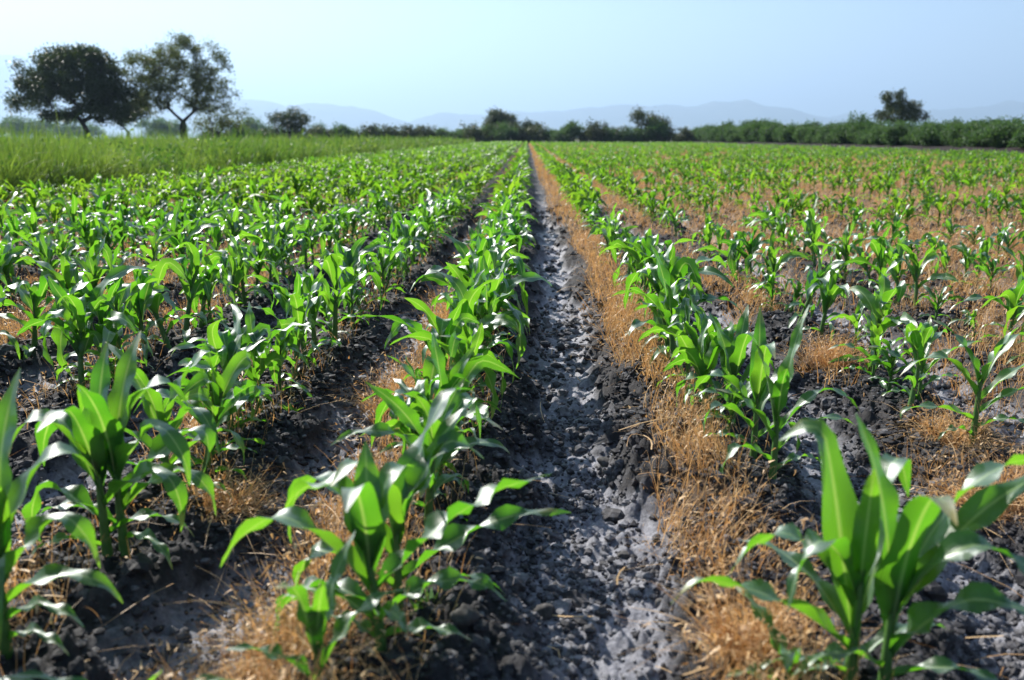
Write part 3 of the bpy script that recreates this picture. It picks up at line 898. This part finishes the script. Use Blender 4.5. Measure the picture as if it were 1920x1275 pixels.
def merged_crop():
    mb = MB()
    arr = np.array([(p[0], p[2], p[3], p[4], p[5], p[6]) for p in rest])
    z = ground_z(arr[:, 1], arr[:, 2])
    for d0, d1, n, m, nl, ws in [(0, 16, 8, 2, None, 1.0), (16, 32, 5, 2, 8, 1.05), (32, 62, 4, 1, 7, 1.15), (62, 400, 3, 1, 5, 1.35)]:
        for pi, P in enumerate(PROTO):
            sel = (arr[:, 0] >= d0) & (arr[:, 0] < d1) & (arr[:, 3] == pi)
            if not sel.any(): continue
            P2 = dict(P); P2["leaves"] = [dict(l, W=l["W"] * ws) for l in P["leaves"]]
            V, F, uv, _ = plant_joined(P2, n, m, nl, 3)
            a = arr[sel]; c, s = np.cos(a[:, 4])[:, None], np.sin(a[:, 4])[:, None]; S = a[:, 5][:, None]
            X = (V[None, :, 0] * c - V[None, :, 1] * s) * S + a[:, 1][:, None]
            Y = (V[None, :, 0] * s + V[None, :, 1] * c) * S + a[:, 2][:, None]
            Z = V[None, :, 2] * S + z[sel][:, None]
            VV = np.stack([X, Y, Z], -1).reshape(-1, 3)
            FF = (np.arange(len(a))[:, None, None] * len(V) + F[None]).reshape(-1, 4)
            mb.add(VV, FF, np.tile(uv, (len(a), 1)), np.repeat(np.random.RandomState(pi).uniform(0, 1, len(a)), len(V)))
    o = obj("maize_crop", mb.mesh("maize_crop", M_CROP))
    tag(o, "mass of small green maize filling the field to the far hedge", "maize crop", kind="stuff")


merged_crop()


# ------------------------------------------------------------------ tufts of dead weeds one can point at
def tuft(px, py, rad, n, seed, label, hmin=.06, hmax=.2, flop=.5, z=-.01):
    rng = np.random.RandomState(seed)
    p = at(px, py, z)
    a = rng.uniform(0, 2 * PI, n); r = rad * np.sqrt(rng.uniform(0, 1, n))
    P = np.stack([r * np.cos(a), r * np.sin(a) * .8, np.zeros(n)], -1)
    P[:, 2] = ground_z(P[:, 0] + p[0], P[:, 1] + p[1]) - .005
    direc = np.concatenate([rng.normal(0, flop, (n, 2)) + P[:, :2] / rad * .4, np.ones((n, 1)) * rng.uniform(.2, 1, (n, 1))], 1)
    mb = MB()
    ln = rng.uniform(hmin, hmax, n)
    V, F, uv, m = ribbons(P, direc, ln, rng.uniform(.0018, .0045, n), rng.normal(0, .8, n), 6, rng)
    mb.add(V, F, uv, np.repeat(rng.uniform(.15, 1, n), m))
    k = n * 2
    pick = rng.randint(0, n, k)
    Q = P[pick] + direc[pick] / np.linalg.norm(direc[pick], axis=1)[:, None] * (ln[pick] * rng.uniform(.2, .95, k))[:, None] + rng.normal(0, .01, (k, 3))
    l2 = rng.uniform(.006, .02, k)
    V, F, uv, m = ribbons(Q, rng.normal(0, 1, (k, 3)), l2, l2 * .4, rng.normal(0, .6, k), 2, rng)
    mb.add(V, F, uv, np.repeat(rng.uniform(0, .8, k), m))
    o = obj("dry_grass_tuft", mb.mesh("dry_grass_tuft", M_STRAW), None, (p[0], p[1], 0))
    tag(o, label, "dry grass", "tufts of withered weeds")


tuft(425, 948, .085, 420, 21, "tangled heap of dry straw spilling into the dark furrow", .07, .2, .9)
tuft(1395, 1240, .045, 300, 22, "upright orange straw tuft beside the seedling at the bottom edge", .10, .2, .16)
tuft(1785, 830, .085, 380, 23, "pale flattened straw clump at the foot of the hooked maize plant", .08, .22, .8)
tuft(1855, 945, .11, 420, 24, "ragged brown straw clump near the right edge", .08, .22, .5)
tuft(540, 1225, .07, 260, 25, "thin straw tuft left of the cut off central seedling", .10, .24, .5)
tuft(745, 760, .10, 420, 26, "tall reddish straw tuft left of the central row", .12, .26, .18)
tuft(1550, 690, .10, 420, 27, "orange straw tuft on the far side of the second furrow", .12, .22, .3)
tuft(300, 1290, .10, 260, 28, "matted straw on dark soil at the bottom edge", .08, .22, 1.1)


# ------------------------------------------------------------------ small green weeds in the furrow
def weed(px, py, r, seed, label):
    rng = np.random.RandomState(seed)
    p = at(px, py, -.06)
    n = 22
    gz = float(ground_z(np.array([p[0]]), np.array([p[1]]))[0])
    P = np.concatenate([rng.normal(0, r * .3, (n, 2)), rng.uniform(0, .02, (n, 1))], 1)
    ln = rng.uniform(.4, 1, n) * r
    mb = MB()
    V, F, uv, m = ribbons(P, np.concatenate([rng.normal(0, 1, (n, 2)), rng.uniform(.3, 1.2, (n, 1))], 1), ln, ln * .3, rng.normal(0, .5, n), 4, rng)
    mb.add(V, F, uv, np.repeat(rng.uniform(0, 1, n), m))
    tag(obj("weed", mb.mesh("weed", M_WEED), None, (p[0], p[1], gz)), label, "weed", "small weeds in the furrow")


weed(545, 800, .05, 1, "small green weed sprouting on the grey soil left of the central row")
weed(930, 800, .05, 2, "thin green weed on the dark slope of the central furrow")
weed(795, 1200, .04, 3, "tiny weed at the foot of the nearest central maize plant")


def leaf_cloud(C, spread, per, size, rng, flat=1.0):
    n = len(C) * per
    c = np.repeat(C, per, 0)
    P = c + rng.normal(0, 1, (n, 3)) * np.array([spread, spread, spread * flat])
    a = rng.normal(0, 1, (n, 3)); a /= np.linalg.norm(a, axis=1)[:, None]
    b = np.cross(a, rng.normal(0, 1, (n, 3))); b /= np.linalg.norm(b, axis=1)[:, None]
    l = size * rng.uniform(.6, 1.3, n)[:, None]
    w = l * rng.uniform(.4, .6, n)[:, None]
    V = np.stack([P - a * l / 2, P + b * w / 2, P + a * l / 2, P - b * w / 2], 1).reshape(-1, 3)
    F = np.arange(n * 4).reshape(n, 4)
    pv = np.repeat(np.repeat(rng.uniform(0, .7, len(C)), per) + rng.uniform(0, .28, n), 4)
    return V, F, pv


# ------------------------------------------------------------------ tall grass on the left
def tall_grass():
    rng = np.random.RandomState(31)
    mb = MB()
    for y0, y1, n, ns, wd in [(9, 20, 20000, 5, .018), (20, 36, 24000, 4, .028), (36, 60, 22000, 3, .045), (60, 100, 18000, 3, .075), (100, 142, 12000, 2, .12)]:
        y = rng.uniform(y0, y1, n)
        x = FIELD_L + drift(y) - rng.uniform(0, 1, n) ** 1.6 * (0.70 * y1 - 8.4 + 1)
        ok = x > -.70 * y - 1.5
        x, y = x[ok], y[ok]
        stray = rng.uniform(0, 1, len(x)) < .10
        x = np.where(stray & (x > FIELD_L - 1.5), x + rng.uniform(0, 1.6, len(x)) ** 1.5, x)
        cl = fbm(x * 1.1, y * 1.1, 81, 3)
        ok = rng.uniform(0, 1, len(x)) < sstep(.32, .58, cl) + .22
        x, y, cl = x[ok], y[ok], cl[ok]; n = len(x)
        big = fbm(x * .33, y * .33, 83, 3)
        h = (.43 + .62 * sstep(.25, .75, big) + .35 * (cl - .4)) * rng.uniform(.5, 1.22, n)
        tall = rng.uniform(0, 1, n) < .05
        h = np.where(tall, h * 1.3, h)
        x = x + .5 * (fbm(y * .8, y * 0, 89, 3) - .5) * np.exp((x - FIELD_L) / 1.5)
        h *= 1 - .25 * np.exp((x - FIELD_L - drift(y)) / .4)
        P = np.stack([x, y, ground_z(x, y) - .02], -1)
        cx = (vnoise(x * 2.3, y * 2.3, 87) - .5) * .3; cy = (vnoise(x * 2.3, y * 2.3, 88) - .5) * .3
        direc = np.stack([rng.normal(0, .24, n) + cx, rng.normal(0, .24, n) + cy, np.ones(n)], -1)
        V, F, uv, m = ribbons(P, direc, h * 1.15, wd * rng.uniform(.5, 1.7, n), rng.normal(0, .34, n), ns, rng)
        mb.add(V, F, uv, np.repeat(np.clip(fbm(x * .6, y * .6, 85, 3) * 1.3 - .32 + rng.uniform(-.25, .35, n), 0, .98), m))
    # broad leaved weeds growing among the blades
    for y0, y1, n, sz in [(10, 22, 900, .10), (22, 45, 1300, .15), (45, 90, 1300, .24)]:
        y = rng.uniform(y0, y1, n); x = FIELD_L - .1 - rng.uniform(0, 1, n) ** 1.5 * (.7 * y1 - 8)
        ok = (x > -.7 * y - 1.5) & (rng.uniform(0, 1, n) < sstep(.35, .6, fbm(x * .5, y * .5, 95, 3)) + .15)
        x, y = x[ok], y[ok]; n = len(x)
        C = np.stack([x, y, rng.uniform(.12, .62, n)], -1)
        V, F, pv = leaf_cloud(C, .16 + sz * .3, 16, sz, rng, .9)
        mb.add(V, F, None, pv * .6)
    tag(obj("tall_grass", mb.mesh("tall_grass", M_GRASS)), "dense knee high green grass along the left side of the maize", "tall grass", kind="stuff")


tall_grass()


# ------------------------------------------------------------------ trees and bushes
def lobes_points(lobes, n, rng, shell=.55):
    vol = np.array([l[1][0] * l[1][1] * l[1][2] for l in lobes]) ** .8
    which = rng.choice(len(lobes), n, p=vol / vol.sum())
    d = rng.normal(0, 1, (n, 3)); d /= np.linalg.norm(d, axis=1)[:, None]
    r = shell + (1 - shell) * rng.uniform(0, 1, n) ** .7
    r = np.where(rng.uniform(0, 1, n) < .25, rng.uniform(.2, 1, n), r)
    c = np.array([l[0] for l in lobes])[which]; q = np.array([l[1] for l in lobes])[which]
    return c + d * r[:, None] * q


def branch_tree(tips, trunk, r_tip=.012, expo=2.3):
    """connect tips to the nearest part of the growing skeleton -> list of (path, radii)"""
    nodes = [np.array(p, float) for p in trunk]
    parent = [-1] + list(range(len(trunk) - 1))
    top = nodes[-1]
    order = np.argsort(np.linalg.norm(tips - top, axis=1))
    endn = []
    for i in order:
        t = tips[i]
        N = np.array(nodes)
        d = np.linalg.norm(N - t, axis=1)
        d = d + np.maximum(0, N[:, 2] - t[2]) * .6
        d[:max(1, len(trunk) - 2)] += 50
        j = int(np.argmin(d))
        p0 = nodes[j]; L = np.linalg.norm(t - p0)
        last = j
        steps = max(1, int(L / .55))
        side = np.random.RandomState(i).normal(0, .055 * L, 3)
        for q in range(1, steps + 1):
            f = q / steps
            nodes.append(p0 + (t - p0) * f + side * math.sin(PI * f) + np.array([0, 0, .05 * L * math.sin(PI * f)]))
            parent.append(last); last = len(nodes) - 1
        endn.append(last)
    w = np.zeros(len(nodes)); w[endn] = 1
    kids = [[] for _ in nodes]
    for i in range(len(nodes) - 1, 0, -1):
        w[parent[i]] += w[i]; kids[parent[i]].append(i)
    rad = r_tip * np.maximum(w, 1) ** (1 / expo)
    return nodes, parent, rad


def skeleton_mesh(nodes, parent, rad, rmax, mat, name="trunk", rbase=None):
    mb = MB()
    rad = np.minimum(rad, rmax)
    for i in range(1, len(nodes)):
        p = parent[i]
        V, F = tube([nodes[p], nodes[i]], [min(rad[p], rad[i] * 1.35), rad[i]], 6 if rad[i] > .05 else 4)
        mb.add(V, F)
    return mb.mesh(name, mat)


def tree(loc, lobes, trunk, ntips, per, spread, size, rmax, mat, label, seed, name="tree", cat="tree", group="trees beyond the field", r_tip=.016, shell=.55, flat=.8, rtrunk=None):
    rng = np.random.RandomState(seed)
    root = bpy.data.objects.new(name, None); COL.objects.link(root); root.location = loc
    tips = lobes_points(lobes, ntips, rng, shell)
    nodes, parent, rad = branch_tree(tips, trunk, r_tip)
    rad[:len(trunk)] = np.maximum(rad[:len(trunk)], np.linspace(rmax, rmax * .62, len(trunk)))
    obj("trunk", skeleton_mesh(nodes, parent, rad, rmax, M_BARK), root)
    mb = MB()
    V, F, pv = leaf_cloud(tips, spread, per, size, rng, flat)
    mb.add(V, F, None, pv)
    obj("crown", mb.mesh("crown", mat, False), root)
    tag(root, label, cat, group)
    return root


def ground_at(px, y):
    p = at_dist(px, HORIZON, y)
    return (p[0], p[1], -.05)


D = 80.0
S = D / F_PX           # metres per pixel there


def lob(cx, cy, rx, rz, bx, d=D, depth=None, dy=0):
    """a lobe of crown seen at px cx,cy with radii in px, relative to a trunk standing at px bx"""
    s = d / F_PX
    return ((cx - bx) * s, dy, (HORIZON - cy) * s + CAM_H), (rx * s, (depth if depth else rx) * s, rz * s)


# big round dark tree
B = 165
tree(ground_at(B, D), [lob(150, 160, 82, 56, B), lob(95, 150, 48, 42, B), lob(195, 158, 48, 52, B), lob(52, 196, 32, 20, B), lob(78, 170, 30, 26, B), lob(118, 122, 34, 20, B), lob(165, 112, 36, 16, B), lob(205, 122, 28, 22, B), lob(235, 180, 30, 34, B), lob(120, 215, 40, 12, B), lob(215, 215, 50, 20, B)],
     [(0, 0, -.1), (0, 0, 1.0), (-.05, 0, 1.7)], 360, 120, .35, .25, .34, M_TREE,
     "big round dense dark tree standing in the tall grass", 1, shell=.5)
# second stem of that tree leaning right is part of its look; open tree with a forked trunk
B = 345
tree(ground_at(B, D + 1.5), [lob(340, 150, 80, 62, B), lob(290, 140, 44, 42, B), lob(350, 105, 42, 34, B), lob(410, 150, 40, 36, B), lob(400, 195, 46, 16, B), lob(285, 195, 34, 24, B), lob(425, 115, 22, 26, B), lob(362, 84, 22, 14, B), lob(262, 115, 14, 22, B), lob(438, 125, 10, 10, B), lob(400, 92, 12, 10, B), lob(435, 180, 16, 10, B), lob(432, 205, 12, 6, B)],
     [(0, 0, -.1), (.02, 0, 1.0), (0, 0, 1.9), (.05, 0, 2.5)], 520, 58, .27, .18, .42, M_TREE2,
     "open feathery tree with a thick forked trunk and sky showing through its branches", 2, shell=.45, r_tip=.012)
B = 240
tree(ground_at(B, D + 8), [lob(258, 205, 28, 20, B, D + 8), lob(272, 190, 16, 14, B, D + 8), lob(235, 218, 26, 14, B, D + 8)],
     [(0, 0, -.1), (.05, 0, .8), (.1, 0, 1.6)], 80, 70, .34, .22, .2, M_TREE,
     "small dark tree tucked between the round dark tree and the forked one", 3)
B = 405
tree(ground_at(B, 100), [lob(400, 222, 34, 20, B, 100), lob(425, 230, 26, 18, B, 100), lob(455, 225, 24, 20, B, 100), lob(385, 235, 22, 14, B, 100)],
     [(0, 0, -.1), (.1, 0, .8), (.1, 0, 1.5)], 80, 36, .38, .24, .16, M_TREE2,
     "low thin bushy tree behind the forked tree, its gaps letting the sky through", 4)
B = 545
tree(ground_at(B, 120), [lob(545, 226, 32, 14, B, 120), lob(560, 216, 20, 10, B, 120), lob(525, 222, 16, 10, B, 120), lob(540, 243, 40, 10, B, 120)],
     [(0, 0, -.1), (0, 0, .8), (.1, 0, 1.6)], 90, 60, .4, .28, .2, M_TREE,
     "dark flat topped bushy tree standing alone right of the two big trees", 5)
B = 938
tree(ground_at(B, 160), [lob(938, 236, 33, 12, B, 160), lob(936, 225, 24, 11, B, 160), lob(930, 218, 14, 8, B, 160), lob(952, 227, 18, 9, B, 160)],
     [(0, 0, -.1), (0, 0, 1), (0, 0, 2.2)], 130, 70, .38, .34, .3, M_TREE,
     "dome shaped dark tree at the far end of the central rows", 6)
B = 996
tree(ground_at(B, 165), [lob(996, 238, 15, 9, B, 165), lob(990, 244, 14, 8, B, 165)],
     [(0, 0, -.1), (0, 0, .8), (0, 0, 1.6)], 40, 70, .4, .34, .16, M_TREE,
     "small round dark tree beside the dome shaped one", 7)
B = 1216
tree(ground_at(B, 150), [lob(1212, 226, 28, 14, B, 150), lob(1230, 232, 22, 10, B, 150), lob(1200, 215, 14, 8, B, 150), lob(1222, 240, 34, 8, B, 150)],
     [(0, 0, -.1), (0, 0, 1), (.1, 0, 2)], 100, 48, .45, .32, .2, M_TREE,
     "ragged grey green tree rising over the far scrub, spiky on top", 8)
B = 1685
tree(ground_at(B, 112), [lob(1680, 216, 36, 18, B, 112), lob(1670, 194, 18, 16, B, 112), lob(1700, 210, 22, 16, B, 112), lob(1656, 184, 11, 9, B, 112), lob(1680, 178, 7, 9, B, 112), lob(1716, 222, 16, 9, B, 112), lob(1652, 220, 18, 9, B, 112)],
     [(0, 0, -.1), (0, 0, 1.4), (.05, 0, 2.8), (.1, 0, 3.6)], 190, 40, .27, .25, .28, M_TREE,
     "lone lopsided tree with a pointed top behind the leafy hedge", 9)


def bush_proto(mat, seed, w, h, ntips, per, spread, size):
    rng = np.random.RandomState(seed)
    lobes = [((0, 0, h * .55), (w * .42, w * .42, h * .42))] + [((rng.uniform(-.35, .35) * w, rng.uniform(-.3, .3) * w, h * rng.uniform(.3, .75)), (w * .28, w * .28, h * .27)) for _ in range(4)]
    tips = lobes_points(lobes, ntips, rng, .5)
    tips[:, 2] = np.maximum(tips[:, 2], .12)
    # shoots standing above the rest
    sh = np.stack([rng.uniform(-.4, .4, 5) * w, rng.uniform(-.3, .3, 5) * w, h * rng.uniform(.9, 1.12, 5)], -1)
    tips = np.concatenate([tips, sh])
    mb = MB()
    for t in tips[::3]:
        b = np.array([t[0] * .25, t[1] * .25, -.05])
        V, F = tube([b, (b + t) / 2 + [0, 0, .08 * h], t], [.03, .022, .01], 4)
        mb.add(V, F)
    st = mb.mesh("stems", M_BARK)
    mb = MB()
    V, F, pv = leaf_cloud(tips, spread, per, size, rng, .8)
    mb.add(V, F, None, pv)
    return st, mb.mesh("foliage", mat, False)


def bush(proto, name, loc, rz, sc, label, cat, group):
    root = bpy.data.objects.new(name, None); COL.objects.link(root)
    root.location = loc; root.rotation_euler = (0, 0, rz); root.scale = sc
    obj("stem", proto[0], root); obj("foliage", proto[1], root)
    tag(root, label, cat, group)


# leafy hedge along the right edge of the field
brng = np.random.RandomState(77)
HP = [bush_proto(M_BUSH, 40 + i, 2.3, 1.75, 70, 60, .20, .17) for i in range(4)]
y = 36.0; i = 0
while y < 150:
    for rowi in range(2):
        x = FIELD_R + 1.9 + brng.normal(0, .25) + rowi * 1.7
        s = brng.uniform(.9, 1.12) * (1 + .25 * (y > 100))
        hh = s * brng.uniform(.80, 1.12) * (.86 if y < 75 else 1) * (1.2 if i in (22, 23) else 1)
        if x < .66 * y + 2:
            bush(HP[brng.randint(4)], "hedge_bush", (x, y + rowi * .9, .28), brng.uniform(0, 6.28), (s, s, hh * .95),
                 ["leafy green bush in the front line of the hedge on the right", "leafy green bush in the back line of the hedge on the right"][rowi], "bush",
                 ["bushes in the front of the right hedge", "bushes in the back of the right hedge"][rowi])
    y += 1.75 * brng.uniform(.85, 1.15) * (1 + .5 * (y > 90)); i += 1

# dark bank of bare earth below the hedge
def bank():
    ys = np.arange(34, 150, .5); xs = np.array([-.9, -.3, .3, .9, 2.8, 6.2])
    zs = np.array([-.10, .20, .36, .42, .40, -.10])
    X, Y = np.meshgrid(xs + FIELD_R + .3, ys)
    Z = np.broadcast_to(zs, X.shape) * (1 + .5 * (fbm(X * 1.5, Y * 1.5, 66, 2) - .5))
    X = X + .3 * (fbm(X, Y, 67, 2) - .5)
    n, m = X.shape
    V = np.stack([X, Y, Z], -1).reshape(-1, 3)
    i = np.arange(n - 1)[:, None] * m; j = np.arange(m - 1)[None]
    F = np.stack([i + j, i + j + 1, i + m + j + 1, i + m + j], -1).reshape(-1, 4)
    mt = plain_material("bank_soil", [(0.3, (0.012, 0.009, 0.009)), (0.8, (0.034, 0.025, 0.023))], 5, .9, .8, .2, .05, False)
    tag(obj("bank", mesh_from("bank", V, [F], None, None, True, [mt])), kind="structure")


bank()

# scrub across the far end of the field
SP = [bush_proto(M_SCRUB, 60 + i, 3.6, 2.3, 60, 52, .30, .27) for i in range(4)]
SP2 = [bush_proto(M_BUSH, 70 + i, 3.6, 2.3, 60, 52, .30, .27) for i in range(2)]
x = -46.0
while x < 27:
    yb = 147 + brng.uniform(-2, 3) - (max(0, -14 - x) * .55)
    px = proj(np.array([x, yb, 1.0]))[0][0]
    s = brng.uniform(.85, 1.15) * (.9 if px < 860 else 1.1)
    hh = s * brng.uniform(.82, 1.22)
    pr = SP[brng.randint(4)] if brng.uniform() < .75 else SP2[brng.randint(2)]
    bush(pr, "scrub_bush", (x, yb, -.05), brng.uniform(0, 6.28), (s, s, hh), "olive green scrub bush in the line across the far end of the field", "bush", "scrub across the far end of the field")
    x += 1.7 * s * brng.uniform(.8, 1.2)

# trees far off, pale with distance
TP = [bush_proto(M_BUSH, 110 + i, 14, 9, 60, 46, 1.1, 1.0) for i in range(3)]
for (px, wpx, top, yy) in [(-20, 60, 234, 420), (30, 50, 226, 420), (75, 50, 229, 430), (120, 50, 230, 450), (165, 46, 232, 460), (290, 44, 228, 330), (318, 46, 231, 340), (470, 34, 228, 360), (492, 30, 231, 380), (600, 26, 237, 330), (640, 40, 243, 400), (700, 44, 244, 420), (820, 50, 246, 430), (870, 30, 246, 430)]:
    g = ground_at(px, yy)
    s = yy / F_PX
    hgt = (HORIZON - top) * s + 1.2
    bush(TP[brng.randint(3)], "distant_tree", (g[0], g[1], -.1), brng.uniform(0, 6.28), (wpx * s / 14 * 1.2,) * 2 + (hgt / 9,), "hazy bluish tree low on the horizon behind the fields", "tree", "hazy trees on the horizon")


# ------------------------------------------------------------------ mountains
def range_(profile, dist, seed, name="hills"):
    s = dist / F_PX
    px = np.arange(profile[0][0], profile[-1][0] + 1, 6.0)
    top = np.interp(px, [p[0] for p in profile], [p[1] for p in profile])
    top = top + (fbm(px / 40, px * 0, seed, 4) - .5) * 6 + (fbm(px / 9, px * 0 + 3, seed + 2, 3) - .5) * 2.2
    h = np.maximum((HORIZON - top) * s, 1.0)
    depth = np.linspace(-1, 1, 25)
    x0 = np.array([at_dist(p, HORIZON, dist)[0] for p in px])
    X = np.repeat(x0[:, None], len(depth), 1); Yv = dist + depth[None] * 2600 + 0 * X
    rid = fbm(X / 600, Yv / 600, seed + 5, 4)
    prof = np.clip(1 - np.abs(depth) ** 1.1, 0, 1)[None]
    Z = h[:, None] * prof * (1 - .55 * (1 - prof) * (rid * 1.6)) - 4
    n, m = X.shape
    V = np.stack([X, Yv, Z], -1).reshape(-1, 3)
    i = np.arange(n - 1)[:, None] * m; j = np.arange(m - 1)[None]
    F = np.stack([i + j, i + m + j, i + m + j + 1, i + j + 1], -1).reshape(-1, 4)
    tag(obj(name, mesh_from(name, V, [F], None, None, True, [M_HILL])), kind="structure")


M_HILL = plain_material("hill_scrub", [(0.3, (0.045, 0.065, 0.045)), (0.7, (0.09, 0.10, 0.075))], .004, .95, 0, .1, .1, False)
range_([(-420, 120), (-200, 105), (0, 112), (60, 113), (130, 135), (230, 165), (330, 195), (420, 225), (520, 256)], 10500, 3)
range_([(240, 256), (330, 222), (400, 198), (450, 190), (500, 192), (540, 202), (580, 196), (620, 197), (690, 205), (740, 221), (800, 238), (860, 250), (930, 257)], 10000, 7)
range_([(700, 256), (780, 226), (830, 212), (870, 215), (920, 218), (970, 211), (1050, 212), (1100, 205), (1160, 198), (1210, 203), (1245, 199), (1290, 204), (1335, 194), (1365, 196), (1395, 191), (1425, 200), (1480, 206), (1540, 220), (1620, 235), (1720, 250), (1800, 256)], 10800, 12)
range_([(1480, 250), (1560, 218), (1600, 213), (1660, 220), (1720, 212), (1745, 207), (1800, 206), (1850, 200), (1880, 192), (1930, 196), (2050, 185), (2250, 215), (2400, 250)], 12000, 19)

# ------------------------------------------------------------------ air
def haze():
    x0, x1, y0, y1, z0, z1 = -26500, 26500, -26500, 26500, -6.0, 1290.0
    V = np.array([(x, y, z) for x in (x0, x1) for y in (y0, y1) for z in (z0, z1)], float)
    F = np.array([(0, 1, 3, 2), (4, 6, 7, 5), (0, 4, 5, 1), (2, 3, 7, 6), (0, 2, 6, 4), (1, 5, 7, 3)])
    m, N, L, out = new_mat("haze_air")
    v = N("ShaderNodeVolumePrincipled")
    v.inputs["Color"].default_value = HAZE_COL
    v.inputs["Density"].default_value = HAZE_D
    v.inputs["Anisotropy"].default_value = 0.30
    L(v.outputs[0], out.inputs["Volume"])
    tag(obj("haze", mesh_from("haze", V, [F], None, None, False, [m])), kind="stuff")


HAZE_COL = (0.51, 0.725, 1.0, 1)
HAZE_D = 1.75e-4
haze()

# ------------------------------------------------------------------ light
SUN_AZ, SUN_EL = R(-42), R(38)          # azimuth measured from straight ahead, to the left
sd = bpy.data.lights.new("sun", 'SUN'); sd.energy = 5.0; sd.angle = R(.53); sd.color = (1, .955, .88)
so = bpy.data.objects.new("sun", sd); COL.objects.link(so)
dirv = Vector((math.sin(SUN_AZ) * math.cos(SUN_EL), math.cos(SUN_AZ) * math.cos(SUN_EL), math.sin(SUN_EL)))
so.rotation_euler = dirv.to_track_quat('Z', 'Y').to_euler()
so.location = (0, 0, 50)
wd = bpy.data.worlds.new("World"); scene.world = wd; wd.use_nodes = True
nt = wd.node_tree; nt.nodes.clear()
sky = nt.nodes.new("ShaderNodeTexSky"); sky.sky_type = 'NISHITA'; sky.sun_disc = False
sky.sun_elevation = SUN_EL; sky.sun_rotation = SUN_AZ
sky.air_density = 1.0; sky.dust_density = 1.0; sky.ozone_density = 3.0; sky.altitude = 0
bg = nt.nodes.new("ShaderNodeBackground"); bg.inputs[1].default_value = 0.063
wo = nt.nodes.new("ShaderNodeOutputWorld")
nt.links.new(sky.outputs[0], bg.inputs[0]); nt.links.new(bg.outputs[0], wo.inputs[0])

# ------------------------------------------------------------------ render
scene.view_settings.view_transform = 'Standard'; scene.view_settings.look = 'None'
scene.view_settings.exposure = 1.29; scene.view_settings.gamma = 1
c = scene.cycles
c.max_bounces = 8; c.diffuse_bounces = 3; c.glossy_bounces = 2; c.transmission_bounces = 4; c.volume_bounces = 0; c.transparent_max_bounces = 8
c.use_denoising = True
c.sample_clamp_indirect = 6
